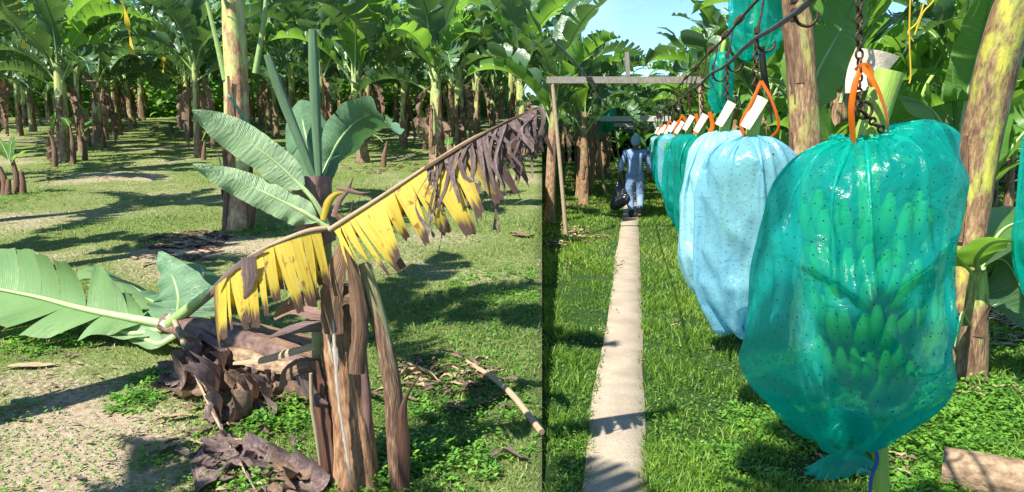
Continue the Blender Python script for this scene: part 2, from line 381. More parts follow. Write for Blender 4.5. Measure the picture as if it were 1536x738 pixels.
# ------------------------------------------------------------------ banana leaf
def leaf(mb, mid, side, W, seed=0, pet=.18, n=30, cross=4, a0=.25, a1=.35, da=.35, tear=(3, 8), gap=.35, slant=.25,
         rib=.016, wave=.0, mb_b=0, mb_r=1, grav=None, wl=1., wr=1., wshape=None, fold=None, sj=0., curl=0., untorn=0., ribn=6, vjit=0.):
    rnd = random.Random(seed)
    P = catmull(mid, n+1)
    B0 = Vector(side).normalized(); fr = []
    for i in range(n+1):
        T = (P[min(i+1, n)]-P[max(i-1, 0)]).normalized()
        B = (B0-T*B0.dot(T)).normalized(); B0 = B
        fr.append((T, B, B.cross(T).normalized()))
    sp = (P[-1]-P[0]).length/n
    i0 = int(pet*n)
    tube(mb, P, [rib*1.25, rib, rib*.75, rib*.5, rib*.22], ribn, mb_r, caps=False)
    if wshape is None:
        wshape = lambda q: (min(1, (q/.16)**.7) if q < .16 else 1)*(1 if q < .55 else max(.02, math.cos((q-.55)/.45*PI/2)**.75))
    for sg, wm in ((1, wr), (-1, wl)):
        if wm <= 0: continue
        i = i0
        while i < n:
            g = min(n-i, rnd.randint(*tear)); torn = rnd.random() > untorn
            dd = rnd.uniform(-da*.4, da); shr = gap*rnd.uniform(.4, 1.3) if torn else 0; ph = rnd.uniform(0, 6.3)
            wj = 1-rnd.uniform(0, vjit); cu = rnd.uniform(-curl, curl); rows = []; sl = slant+rnd.uniform(-sj, sj)
            for k in range(i, i+g+1):
                T, B, Nn = fr[k]; q = (k-i0)/(n-i0)
                w = W*wm*wshape(q)*wj*(1+rnd.uniform(-.03, .03))
                D = -Nn if Nn.z > 0 or grav is None else Nn
                if grav is not None: D = (Vector((0, 0, -1))*grav + D*(1-grav))
                D = D.normalized()
                c = (i+g/2-k); p = P[k]+Nn*rib*.5; row = []
                s = k/n
                for j in range(cross+1):
                    t = j/cross
                    if j:
                        an = a0+(a1+dd)*t + (fold(s, t, sg) if fold else 0)
                        st = (B*sg*math.cos(an)+D*math.sin(an))*(w/cross)
                        st += T*(w/cross)*sl
                        if curl: st += (T*math.sin(cu*t*5+ph)*.5+Nn*math.cos(cu*t*4+ph)*.35)*(w/cross)*abs(cu)
                        p = p+st
                    qv = p+T*c*sp*shr*t*t*.9
                    if wave: qv = qv+Nn*wave*t*math.sin(k*.9+ph)
                    row.append(mb.v(qv, (s, t)))
                rows.append(row)
            for a in range(g):
                for j in range(cross):
                    q4 = (rows[a][j], rows[a][j+1], rows[a+1][j+1], rows[a+1][j])
                    mb.f(q4 if sg > 0 else q4[::-1], mb_b)
            i += g
def arch(L, e0, e1, n=9, pw=1.5, az=0, org=(0, 0, 0)):
    p = Vector(org); out = [p.copy()]
    for i in range(n):
        a = e0+(e1-e0)*((i+.5)/n)**pw
        p = p+Vector((math.cos(a)*math.cos(az), math.cos(a)*math.sin(az), math.sin(a)))*(L/n); out.append(p.copy())
    return out
LV = []      # leaf variants, growing in the local XZ plane
spec = [(2.3, 84, 35, .32), (2.5, 78, 5, .34), (2.4, 74, -25, .33), (2.6, 68, -40, .34), (2.3, 62, -55, .31), (2.2, 50, -60, .30),
        (2.5, 80, -10, .33), (2.2, 58, -30, .31), (2.4, 70, -5, .34), (2.0, 40, -70, .29)]
def mkleaf(i, n, cross, mats, seed=0, mb=None, az=0, org=(0, 0, 0), Ls=1.):
    L, e0, e1, W = spec[i]; own = mb is None
    if own: mb = MB()
    leaf(mb, arch(L*Ls, R(e0), R(e1), az=az, org=org), (-math.sin(az), math.cos(az), 0), W*1.12*Ls, seed=seed+i, n=n, cross=cross,
         a0=-.15 if i < 2 else .1, a1=.6, da=1.0 if i > 2 else .4, tear=(1, 3) if i in (2, 4, 5, 8, 9) else (1, 6) if i != 0 else (4, 12), gap=.5 if i not in (2, 4, 5, 8, 9) else .62, vjit=.10, slant=.35, rib=.018,
         wave=.02, pet=.16, ribn=5)
    return mb
for i in range(10):
    LV.append(mkleaf(i, 46 if i in (2, 4, 5, 8, 9) else 34, 4, None, 10).mesh('banana_leaf', [M['leaf'], M['rib']]))
LB = [mkleaf(i, 46 if i in (2, 8) else 34, 4, None, 40).mesh('banana_leaf_bright', [M['leaf_bright'], M['rib_pale']]) for i in (0, 2, 3, 6, 7, 8)]
LD = []
for i in range(4):
    mb = MB(); rnd = random.Random(i)
    mid = arch(1.4+.15*i, R(15-22*i), R(-91), pw=.35)
    leaf(mb, mid, (0, 1, 0), .26, seed=70+i, n=22, cross=4, a0=.5, a1=.9, da=.9, tear=(1, 4), gap=.6, slant=.5, rib=.008, curl=.9, pet=.1, ribn=5, vjit=.5, wave=.03)
    LD.append(mb.mesh('dead_leaf', [M['dead'], M['sheath']]))
# small young leaves
LY = []
for i, (L, e0, e1, W) in enumerate([(1.0, 85, 60, .15), (1.1, 72, 20, .17), (1.0, 60, -20, .17), (.9, 50, -30, .16)]):
    mb = MB(); leaf(mb, arch(L, R(e0), R(e1)), (0, 1, 0), W, seed=90+i, n=22, cross=4, a0=-.2, a1=.3, da=.1, tear=(8, 20), gap=.1, wave=.012, rib=.012, untorn=.6)
    LY.append(mb.mesh('young_leaf', [M['leaf_bright'], M['rib_pale']]))

def stem_mb(seed, H=1., r0=.145, r1=.075, flaps=6, mi=0, fm=1, base=None, top=None, org=Vector((0, 0, 0)), n=18, m=16, path=None):
    mb = MB(); rnd = random.Random(seed); a = rnd.uniform(0, 6)
    pts = path or [org+Vector((.02*math.sin(i/m*3+a), .02*math.cos(i/m*2+a)-.02*math.cos(a), H*i/m-.06)) for i in range(m+1)]
    if path: pts = catmull(path, m+1)
    def rf(s, th):
        r = 1+.07*math.sin(3*th+a+2*s)+.05*math.sin(2*th-3*s*2+a)
        # overlapping sheath edges
        for k in range(5):
            d = ((th-(a+k*2.4+s*.8)) % (2*PI))
            if d < .9: r += .07*(1-d/.9)*(1 if s < .35+.13*k else 0)
        return r*(1+.20*max(0, 1-s*9))
    tube(mb, pts, [r0, r0*.9, r0*.82, (r0+r1)/2*.95, r1], n, mi, caps=True, rf=rf)
    for k in range(flaps):                         # papery dry sheaths standing off the stem
        th = rnd.uniform(0, 2*PI); s0 = rnd.uniform(.0, .55); s1 = s0+rnd.uniform(.12, .3); w = rnd.uniform(.3, .6)
        rows = []
        out = rnd.uniform(.1, .5)
        for i in range(6):
            s = s0+(s1-s0)*i/5; c = lerpl(pts, s); r = lerpl([r0, r0*.9, r0*.82, (r0+r1)/2*.95, r1], s)
            ww = w*(1-.75*(i/5)**1.5); rr = r*(1.09+out*(i/5)**3)
            row = []
            for j in range(4):
                q = th+ww*(j/3-.5)*2+.1*i*(k % 2); row.append(mb.v(c+Vector((math.cos(q), math.sin(q), 0))*rr*(1+.03*math.sin(j*3+i)), (q/(2*PI), s*H)))
            rows.append(row)
        for i in range(5):
            for j in range(3): mb.f((rows[i][j], rows[i][j+1], rows[i+1][j+1], rows[i+1][j]), fm)
    return mb
SV = {}
for key, mat in (('L', M['stemL']), ('R', M['stemR'])):
    SV[key] = [stem_mb(s, 2.2).mesh('pseudostem', [mat, M['sheath']]) for s in range(5)]
# crowns of the far rows: one mesh each
CR = []
for v in range(4):
    rnd = random.Random(200+v); mb = MB()
    for k in range(14):
        az = k*2.4+rnd.uniform(-.3, .3); i = rnd.choice([1, 2, 3, 4, 6, 7, 8, 5, 9] if k > 2 else [0, 1, 6])
        mkleaf(i, 14, 2, None, seed=v*31+k*7, mb=mb, az=az, org=(.04*math.cos(az), .04*math.sin(az), -.8+.8*rnd.random()))
    CR.append((mb.mesh('crown', [M['leaf'], M['rib']]), mb.mesh('crown', [M['leaf_bright'], M['rib_pale']])))

rng = random.Random(5)
def plant(loc, H=2.2, r=1., label='', group='banana plants', side='L', nleaf=9, dead=2, ls=1., lean=(0, 0), seed=None, leaves=None, bright=.25, cat='banana plant', kind=None, lows=True):
    rnd = random.Random(seed if seed is not None else rng.random())
    o = thing('banana_plant', label, cat, loc, group, rnd.uniform(0, 6.28))
    st = link_mesh('pseudostem', rnd.choice(SV[side]), o, (0, 0, 0), (lean[0], lean[1], 0), (r, r, H/2.2))
    top = Matrix.Rotation(lean[1], 3, 'Y') @ (Matrix.Rotation(lean[0], 3, 'X') @ Vector((0, 0, H)))
    ph = rnd.uniform(0, 6); nleaf += 3
    for k in range(nleaf):
        f = k/max(1, nleaf-1)
        i = [0, 1, 6, 8, 2, 3, 7, 4, 5, 9][min(9, int(f*9.6))]
        me = rnd.choice(LB) if rnd.random() < bright else LV[i]
        q = ls*rnd.uniform(.85, 1.12)
        az = ph+k*2.4+rnd.uniform(-.35, .35); dz = -.62*f*H/2.2-.02
        link_mesh('leaf', me, o, (top.x+math.cos(az)*.05*r, top.y+math.sin(az)*.05*r, top.z+dz), (rnd.uniform(-.12, .12), rnd.uniform(-.1, .1), az), (q, q*rnd.uniform(.85, 1.1), q))
    for k in range(dead):
        az = rnd.uniform(0, 6.28); q = rnd.uniform(.6, 1.)*H/2.2
        link_mesh('dead_leaf', rnd.choice(LD), o, (top.x+math.cos(az)*.06, top.y+math.sin(az)*.06, top.z-.4*H/2.2-.2*k), (0, 0, az), (q*.8, q, q))
    return o
def far_plant(loc, H, sc_, label, group, side, bright=False):
    o = thing('banana_plant', label, 'banana plant', loc, group, rng.uniform(0, 6.28))
    link_mesh('pseudostem', rng.choice(SV[side]), o, scl=(.8, .8, H/2.2))
    link_mesh('crown', rng.choice(CR)[1 if bright else 0], o, (0, 0, H), (0, 0, rng.uniform(0, 6)), (sc_, sc_, sc_))
    return o

# ------------------------------------------------------------------ world, sun
SUN = Vector((-.55, -.62, 0)).normalized()*math.cos(R(52))+Vector((0, 0, math.sin(R(52))))
w = bpy.data.worlds.new('World'); sc.world = w; w.use_nodes = True; t = w.node_tree; t.nodes.clear()
sky = t.nodes.new('ShaderNodeTexSky'); sky.sky_type = 'NISHITA'; sky.sun_disc = False
sky.sun_elevation = R(52); sky.sun_rotation = math.atan2(SUN.x, SUN.y); sky.air_density = .9; sky.dust_density = .1; sky.ozone_density = 3.0
cl = tex(t, 'Generated', scale=(1, 1, 2.6), s=3.0, detail=7, rough=.6)
cf = math_(t, 'MULTIPLY', math_(t, 'SUBTRACT', cl, .52), 4.0, clamp=True)
colr = mix(t, math_(t, 'MULTIPLY', cf, .45), mix(t, 1.0, sky.outputs[0], (.76, .92, 1.10), 'MULTIPLY'), (6.6, 7.1, 7.8))
bg = t.nodes.new('ShaderNodeBackground'); t.links.new(colr, bg.inputs[0]); bg.inputs[1].default_value = .10
out = t.nodes.new('ShaderNodeOutputWorld'); t.links.new(bg.outputs[0], out.inputs[0])
sd = bpy.data.lights.new('sun', 'SUN'); so = bpy.data.objects.new('sun', sd); COL.objects.link(so)
sd.energy = 5.0; sd.angle = R(.55); sd.color = (1, .95, .86); so.rotation_euler = SUN.to_track_quat('Z', 'Y').to_euler()
sc.view_settings.view_transform = 'Standard'; sc.view_settings.look = 'None'; sc.view_settings.exposure = 1.25; sc.view_settings.gamma = 1
sc.cycles.use_denoising = True
try: sc.cycles.denoiser = 'OPENIMAGEDENOISE'
except Exception: pass
sc.cycles.max_bounces = 8; sc.cycles.diffuse_bounces = 3; sc.cycles.glossy_bounces = 2; sc.cycles.transmission_bounces = 3
sc.cycles.transparent_max_bounces = 10; sc.cycles.sample_clamp_indirect = 6; sc.cycles.caustics_reflective = False; sc.cycles.caustics_refractive = False

# ------------------------------------------------------------------ ground
def nz(x, y, s, o=0): return noise.noise(Vector((x*s+o, y*s-o, o*.7)))
PATHX = lambda y: -.055+.1655*y
def bare_l(x, y):
    b = .5+.55*nz(x, y, .45, 3)+.35*nz(x, y, 1.3, 9)
    for cx, cy, rr, a in BARE: b += a*math.exp(-((x-cx)**2+(y-cy)**2)/rr**2)
    return b
BARE = []
for px, py, rr, a in ((130, 640, .55, .6), (60, 560, .35, .5), (200, 700, .4, .35), (640, 410, .5, .35), (285, 375, .5, .5), (120, 300, 1.2, .15), (740, 560, .5, -.5),
                      (740, 470, .7, -.45), (640, 640, .5, -.4), (430, 640, .5, -.5), (60, 500, .4, -.3), (215, 600, .2, -.5)):
    g = gl(px, py); BARE.append((g.x, g.y, rr, a))
ys = sorted(set([-30, -20, -12, -8, -5, -3]+[round(-2+.18*i, 3) for i in range(100)]+[16.5+.6*i for i in range(40)]+[42, 46, 52, 60, 70, 80, 85, 95, 120, 160, 220, 300, 420]))
def und(x, y): return .018*nz(x, y, 1.1, 2)+.03*nz(x, y, .35, 5)
mbg = MB(); bare = []; grid = []
xl = [0, .001]+[.15*i for i in range(1, 60)]+[9+.6*i for i in range(30)]+[28, 34, 44, 60, 90, 140, 220, 400]
xl = sorted(set(xl))[::1]; xl.remove(.001)
for y in ys:
    s0 = seam(max(y, 0), zl(y)) if y > -1 else seam(0, 0)
    rowl = []
    for d in reversed(xl):
        x = s0-d; rowl.append(mbg.v((x, y, zl(y)+(und(x, y)*min(1, d*2) if y > 0 else 0)))); bare.append(bare_l(x, y))
    s1 = seam(max(y, 0), 0) if y > -1 else seam(0, 0); rowr = []
    for d in xl:
        x = s1+d; e = min(1, d*2, max(0, abs(x-PATHX(y))-.38)*4); rowr.append(mbg.v((x, y, und(x, y)*.8*max(0, e)))); bare.append(.35+.5*nz(x, y, .6, 4)+.3*nz(x, y, 2, 1))
    grid.append((rowl, rowr))
for i in range(len(ys)-1):
    (a, b), (c, d) = grid[i], grid[i+1]
    for k in range(len(a)-1): mbg.f((a[k], a[k+1], c[k+1], c[k]), 0)
    for k in range(len(b)-1): mbg.f((b[k], b[k+1], d[k+1], d[k]), 1)
    mbg.f((a[-1], b[0], d[0], c[-1]), 0)
g = mbg.build('ground', [M['groundL'], M['groundR']]); tag(g, kind='structure')
at_ = g.data.attributes.new('bare', 'FLOAT', 'POINT'); at_.data.foreach_set('value', bare)

# concrete path: a thin slab with worn, uneven edges
mb = MB(); ypts = [-3+.12*i for i in range(int(63/.12))]; prev = None
for y in ypts:
    c = PATHX(y); row = []
    hw = .163
    l_ = c-hw+.02*nz(.3, y, .83, 1.3)+.008*nz(.4, y, 4.3, 4.1); r_ = c+hw+.02*nz(.2, y, .71, 7.2)+.008*nz(.7, y, 5.1, 6.3)
    for x, z in ((l_-.01, -.03), (l_, .012), (c, .014), (r_, .012), (r_+.01, -.03)): row.append(mb.v((x, y, z), (x, y)))
    if prev:
        for k in range(4): mb.f((prev[k], prev[k+1], row[k+1], row[k]))
    prev = row
tag(mb.build('path', M['path']), kind='structure')

# ------------------------------------------------------------------ grass and weeds (numpy)
nr = np.random.default_rng(3)
def blades(name, mat, x, y, z, h, wd, bend, tint, leafy=False):
    n = len(x); az = nr.uniform(0, 2*PI, n); ba = nr.uniform(0, 2*PI, n)
    dx, dy = np.cos(az)*wd/2, np.sin(az)*wd/2; bx, by = np.cos(ba)*bend*h, np.sin(ba)*bend*h
    V = np.zeros((n, 5, 3), np.float32)
    f1, f2 = (.0, .55)
    zz = np.sqrt(np.maximum(.05, 1-bend**2))*h
    V[:, 0] = np.stack([x-dx, y-dy, z], 1); V[:, 1] = np.stack([x+dx, y+dy, z], 1)
    V[:, 2] = np.stack([x+dx*.8+bx*.4, y+dy*.8+by*.4, z+zz*.62], 1); V[:, 3] = np.stack([x-dx*.8+bx*.4, y-dy*.8+by*.4, z+zz*.62], 1)
    V[:, 4] = np.stack([x+bx*1.15, y+by*1.15, z+zz], 1)
    me = bpy.data.meshes.new(name); me.vertices.add(n*5); me.vertices.foreach_set('co', V.ravel())
    b = (np.arange(n)*5)[:, None]
    li = (b+np.array([0, 1, 2, 3, 3, 2, 4])[None]).astype(np.int32)
    me.loops.add(n*7); me.loops.foreach_set('vertex_index', li.ravel())
    me.polygons.add(n*2)
    ls = (np.arange(n)*7)[:, None]+np.array([0, 4])[None]
    me.polygons.foreach_set('loop_start', ls.ravel().astype(np.int32)); me.polygons.foreach_set('loop_total', np.tile([4, 3], n).astype(np.int32))
    uvl = me.uv_layers.new(name='UVMap'); uu = np.zeros((n, 7, 2), np.float32); uu[:, :, 0] = tint[:, None]; uu[:, :, 1] = np.array([0, 0, .6, .6, .6, .6, 1]); uvl.data.foreach_set('uv', uu.ravel())
    me.materials.append(mat); me.update(calc_edges=True); me.validate()
    o = bpy.data.objects.new(name, me); COL.objects.link(o); return o
def broadleaves(name, mat, x, y, z, size, tilt, tint):
    n = len(x); az = nr.uniform(0, 2*PI, n); c, s = np.cos(az), np.sin(az); ct, st = np.cos(tilt), np.sin(tilt)
    loc = np.array([(0, 0, 0), (.35, .26, .05), (.72, .2, .03), (1, 0, -.05), (.72, -.2, .03), (.35, -.26, .05), (.5, 0, -.04)], np.float32)
    L = loc[None]*size[:, None, None]
    X = L[:, :, 0]*ct[:, None]-L[:, :, 2]*st[:, None]; Z = L[:, :, 0]*st[:, None]+L[:, :, 2]*ct[:, None]; Y = L[:, :, 1]
    V = np.stack([x[:, None]+X*c[:, None]-Y*s[:, None], y[:, None]+X*s[:, None]+Y*c[:, None], z[:, None]+Z], 2).astype(np.float32)
    me = bpy.data.meshes.new(name); me.vertices.add(n*7); me.vertices.foreach_set('co', V.ravel())
    q = np.array([0, 6, 2, 1, 6, 3, 2, 0, 5, 4, 6, 6, 4, 3]); st_ = [0, 4, 7, 11]; tt = [4, 3, 4, 3]
    li = ((np.arange(n)*7)[:, None]+q[None]).astype(np.int32)
    me.loops.add(n*14); me.loops.foreach_set('vertex_index', li.ravel()); me.polygons.add(n*4)
    me.polygons.foreach_set('loop_start', ((np.arange(n)*14)[:, None]+np.array(st_)[None]).ravel().astype(np.int32)); me.polygons.foreach_set('loop_total', np.tile(tt, n).astype(np.int32))
    uvl = me.uv_layers.new(name='UVMap'); uu = np.zeros((n, 14, 2), np.float32); uu[:, :, 0] = tint[:, None]; uvl.data.foreach_set('uv', uu.ravel())
    me.materials.append(mat); me.update(calc_edges=True); me.validate()
    o = bpy.data.objects.new(name, me); COL.objects.link(o); return o
def spread(n, d0, d1, a0, a1):
    d = d0*np.exp(nr.uniform(0, 1, n)*math.log(d1/d0)); a = nr.uniform(a0, a1, n)
    return d*np.sin(a), d*np.cos(a), d
vz = np.vectorize(lambda x, y, s, o: noise.noise(Vector((x*s+o, y*s-o, o*.7))))
ZL = lambda y: SL*np.clip(y, -4, 85)-C0
UND = lambda x, y: .018*vz(x, y, 1.1, 2)+.03*vz(x, y, .35, 5)
# lawn beside the path
x, y, d = spread(250000, 2.3, 42, R(1.5), R(43))
pc = np.abs(x-(-.055+.1655*y)); cl1 = vz(x, y, 2.2, 3); cl2 = vz(x, y, .6, 8)
edge = nr.uniform(0, 1, len(x))
keep = (pc > .142+.02*vz(x*1.3, y, 2.3, 2)+.012*nr.normal(size=len(x))) & (x > seam(0, 0)+KS*y*.99+.02) & ((cl1+cl2*.8+nr.uniform(-.5, .5, len(x))) > -.42)
x, y, d, cl1, cl2, pc = x[keep], y[keep], d[keep], cl1[keep], cl2[keep], pc[keep]
h = (.035+.04*nr.uniform(0, 1, len(x))**2+.05*np.clip(cl1+.3, 0, 1))*np.where(pc < .3, .8, 1)*np.where(nr.uniform(0, 1, len(x)) > .97, 1.6, 1)
wd = .0055*(1+d*.10)
o = blades('grass', M['grassR'], x, y, UND(x, y)*.8-.004, h, wd, nr.uniform(.25, .92, len(x)), np.clip(.45+.45*cl2+.28*nr.normal(size=len(x)), 0, 1))
tag(o, kind='stuff', label='thick green grass growing on both sides of the concrete path', cat='grass')
# short weedy grass of the old block
x, y, d = spread(230000, 2.4, 48, R(-44), R(3.0))
bl = np.vectorize(bare_l)(x, y)
lim = KS*(y*math.cos(TH)-(ZL(y)-CH)*math.sin(TH))
keep = (x < lim-.02) & (bl+nr.uniform(-.38, .38, len(x)) < .62)
x, y, d, bl = x[keep], y[keep], d[keep], bl[keep]
h = .018+.035*nr.uniform(0, 1, len(x))**2+.03*np.clip(.6-bl, 0, .6); wd = .0050*(1+d*.11)
o = blades('grass', M['grassL'], x, y, ZL(y)+UND(x, y)-.004, h, wd, nr.uniform(.4, .95, len(x)), np.clip(.42+.5*(bl-.45)+.27*nr.normal(size=len(x)), 0, 1))
tag(o, kind='stuff', label='short weedy grass with bare soil showing between banana rows', cat='grass')
# broadleaf weeds: patches round the snapped stem, at the far right, and scattered small ones
def weeds(patches, scat, side):
    X, Y, Z, S, T, C = [], [], [], [], [], []
    for px, py, rr, n, hh in patches:
        g_ = gl(px, py) if side == 'L' else gr(px, py)
        for k in range(n):
            a = random.uniform(0, 6.28); q = rr*math.sqrt(random.random()); cx = g_.x+q*math.cos(a); cy = g_.y+q*math.sin(a)
            hk = hh*random.uniform(.3, 1)*(1-.4*q/rr); tn = random.random()
            for m in range(9):
                X.append(cx+random.gauss(0, .018)); Y.append(cy+random.gauss(0, .018)); Z.append(hk*random.uniform(.25, 1)); S.append(random.uniform(.018, .036)*(1+hh*1.5)); T.append(random.uniform(-.35, .7)); C.append(min(1, max(0, tn+random.gauss(0, .15))))
    X, Y, Z, S, T, C = map(np.array, (X, Y, Z, S, T, C))
    n, a0, a1 = scat
    x, y, d = spread(n, 2.4, 22, a0, a1)
    X = np.concatenate([X, x]); Y = np.concatenate([Y, y]); Z = np.concatenate([Z, nr.uniform(.005, .05, n)]); S = np.concatenate([S, nr.uniform(.012, .028, n)]); T = np.concatenate([T, nr.uniform(-.2, .6, n)]); C = np.concatenate([C, nr.uniform(0, 1, n)])
    if side == 'L':
        b = vz(X, Y, .8, 21)+.0; k = (X < KS*(Y*math.cos(TH)-(ZL(Y)-CH)*math.sin(TH))-.03) & ((b > .0) | (np.arange(len(X)) < len(X)-n))
        Z = Z+ZL(Y)
    else:
        k = (X > KS*Y+.06) & (np.abs(X-(-.055+.1655*Y)) > .17)
    o = broadleaves('ground_weeds', M['weed'], X[k], Y[k], Z[k], S[k], T[k], C[k]); return o
random.seed(11)
o = weeds([(440, 625, .22, 60, .13), (400, 640, .14, 26, .12), (600, 690, .22, 80, .15), (660, 700, .3, 60, .13), (560, 740, .2, 40, .08), (620, 610, .2, 26, .08), (390, 735, .12, 16, .1), (200, 605, .16, 50, .07), (225, 570, .12, 30, .06), (750, 470, .8, 240, .06), (780, 430, .7, 180, .06), (700, 560, .4, 60, .05),
           (395, 350, .35, 60, .2), (90, 505, .4, 110, .08), (230, 690, .1, 15, .05), (535, 505, .3, 40, .09), (15, 300, .5, 40, .2), (750, 640, .4, 60, .05)], (42000, R(-44), R(3)), 'L')
tag(o, kind='stuff', label='low broadleaf weeds scattered among the fallen banana debris', cat='weeds')
o = weeds([(1180, 640, .35, 260, .1), (1280, 660, .3, 260, .12), (1380, 640, .4, 300, .15), (1450, 600, .45, 260, .16), (1240, 600, .5, 200, .08), (1090, 700, .25, 100, .05), (1460, 690, .3, 160, .12), (1500, 520, .5, 120, .14), (1380, 730, .2, 120, .1), (1530, 640, .4, 160, .15), (1500, 330, 1.2, 160, .3), (1480, 420, .8, 140, .18), (1350, 560, .6, 200, .1)], (30000, R(3), R(43)), 'R')
tag(o, kind='stuff', label='low leafy weeds under the hanging teal bag', cat='weeds')

# ------------------------------------------------------------------ litter on the ground (uncountable scraps)
mb = MB(); random.seed(4)
def scrap(mb, c, L, W, az, up=.015, mi=0, n=5, z0=.012):
    ca, sa = math.cos(az), math.sin(az); k1 = random.uniform(-.5, .5); rows = []
    for i in range(n+1):
        s = i/n; w_ = W*math.sin(PI*min(1, .12+s*.85))*random.uniform(.75, 1.1); a = (s-.5)*L; off = k1*a*a/L*2
        row = []
        for q in (-1, 0, 1):
            x_ = a; y_ = off+q*w_/2; z_ = z0+up*(abs(q)*random.uniform(.3, 1)+math.sin(s*6+k1)*.5+.5)
            row.append(mb.v((c[0]+x_*ca-y_*sa, c[1]+x_*sa+y_*ca, c[2]+z_), (s, .2+.3*abs(q))))
        rows.append(row)
    for i in range(n):
        for q in (0, 1): mb.f((rows[i][q], rows[i][q+1], rows[i+1][q+1], rows[i+1][q]), mi)
for px, py, rr, n, LL in ((285, 362, .5, 90, .3), (270, 385, .45, 40, .25), (665, 560, .34, 60, .17), (620, 575, .3, 20, .2), (700, 590, .35, 25, .2), (130, 640, .8, 60, .09), (60, 560, .5, 30, .1), (640, 410, .8, 25, .09), (330, 640, .4, 30, .2), (420, 710, .3, 22, .2), (400, 380, 1, 40, .14), (180, 310, 2.5, 50, .15), (550, 390, 1.5, 30, .1), (110, 260, 1.5, 40, .25), (560, 252, 1.2, 40, .25), (655, 255, 1.2, 30, .25)):
    c = gl(px, py)
    for k in range(n):
        a = random.uniform(0, 6.28); q = rr*math.sqrt(random.random()); x_ = c.x+q*math.cos(a); y_ = c.y+q*math.sin(a)
        scrap(mb, (x_, y_, zl(y_)), LL*random.uniform(.4, 1)**1.3, LL*random.uniform(.08, .32), random.uniform(-.9, 1.5), .018 if LL > .15 else .006, random.choice((0, 1, 2)))
tag(mb.build('leaf_litter', [M['dead'], M['drystraw'], M['deadgrey']]), 'dry brown leaf scraps lying on the weedy soil', 'leaf litter', kind='stuff')
mb = MB()
for px, py, rr, n, LL in ((835, 360, .9, 60, .35), (820, 345, .8, 40, .3), (1500, 600, .25, 30, .2), (1500, 480, .5, 50, .3), (1480, 510, .3, 25, .25), (880, 400, .6, 14, .12), (1290, 690, .25, 14, .15), (1040, 500, 1.2, 20, .07), (870, 310, .5, 30, .3), (1380, 330, 1.5, 60, .4)):
    c = gr(px, py)
    for k in range(n):
        a = random.uniform(0, 6.28); q = rr*math.sqrt(random.random()); x_ = c.x+q*math.cos(a); y_ = c.y+q*math.sin(a)
        if x_ < seam(y_, 0)+.05: continue
        scrap(mb, (x_, y_, .02), LL*random.uniform(.4, 1), LL*random.uniform(.08, .32), random.uniform(0, 3.1), .018, random.choice((0, 1, 1)))
tag(mb.build('leaf_litter', [M['dead'], M['drystraw']]), 'dry leaf scraps lying in the lawn beside the harvest lane', 'leaf litter', kind='stuff')

# ------------------------------------------------------------------ banana plants, old block on the left
def gpl(px, py): g_ = gl(px, py); return (g_.x, g_.y, zl(g_.y))
def gpr(px, py): g_ = gr(px, py); return (g_.x, g_.y, 0)
LP = [((97, 243), 2.3, 1.12, 'banana plant with brown stem at left, nearest of the left row edging the grassy aisle'),
      ((150, 217), 2.3, 1.05, 'banana plant with brown stem, second of the left row edging the grassy aisle'),
      ((176, 203), 2.3, 1.0, 'banana plant with slim brown stem, third of the left row edging the grassy aisle'),
      ((199, 192), 2.3, 1.0, 'banana plant with reddish stem, fourth of the left row edging the grassy aisle'),
      ((213, 181), 2.3, 1.0, 'banana plant, fifth of the left row edging the grassy aisle'),
      ((40, 186), 2.2, 1.0, 'banana plant with tan leaning stem near the left edge, behind the front row'),
      ((545, 243), 2.3, 1.05, 'banana plant with dark brown stem just right of the two upright rolled leaves'),
      ((605, 219), 2.2, .85, 'slim dark banana plant between the two rows behind the yellow leaf'),
      ((657, 248), 2.2, 1.2, 'banana plant with stout pale green stem above the yellow dying leaf'),
      ((692, 229), 2.3, 1.1, 'banana plant with spreading green petioles behind and right of the stout pale green stem'),
      ((785, 232), 2.1, 1.0, 'banana plant behind the shrivelled brown tip of the yellow leaf'),
      ((412, 190), 2.3, .9, 'banana plant seen between the two rolled leaves of the snapped plant'),
      ((475, 205), 2.3, .9, 'banana plant with brown stem directly behind the rolled leaves')]
lp_xy = []
for i, ((px, py), H, r, lab) in enumerate(LP):
    p = gpl(px, py); lp_xy.append(p)
    plant(p, H, r, lab, 'banana plants of the old block', 'L', nleaf=10, dead=4, ls=1.0, seed=100+i, lean=(random.uniform(-.05, .05), random.uniform(-.05, .05)))
ct = math.atan(.457); n_far = 0
for k in range(-11, 9):
    x0 = .7+3*k; y = 17.5+rng.uniform(0, 2)
    while y < 50:
        xx = x0-.457*y+rng.uniform(-.2, .2); yy = y+rng.uniform(-.3, .3); y += rng.uniform(1.9, 2.4) if y < 40 else 3.0
        px = 768+F*xx/yy
        if px < -60 or px > 796: continue
        if min(math.hypot(xx-a[0], yy-a[1]) for a in lp_xy) < 1.6: continue
        if k == 0 and yy < 17: continue
        n_far += 1
        if yy < 27: plant((xx, yy, zl(yy)), rng.uniform(2.1, 2.8), rng.uniform(.65, .9), 'banana plant of the rows deep in the old block, behind the front plants', 'rows deep in the old block', 'L', nleaf=9, dead=3, ls=rng.uniform(1., 1.25))
        else: far_plant((xx, yy, zl(yy)), rng.uniform(1.9, 2.9), rng.uniform(1.1, 1.4), 'distant banana plant at the back of the old block', 'far rows of the old block', 'L', rng.random() < .25)
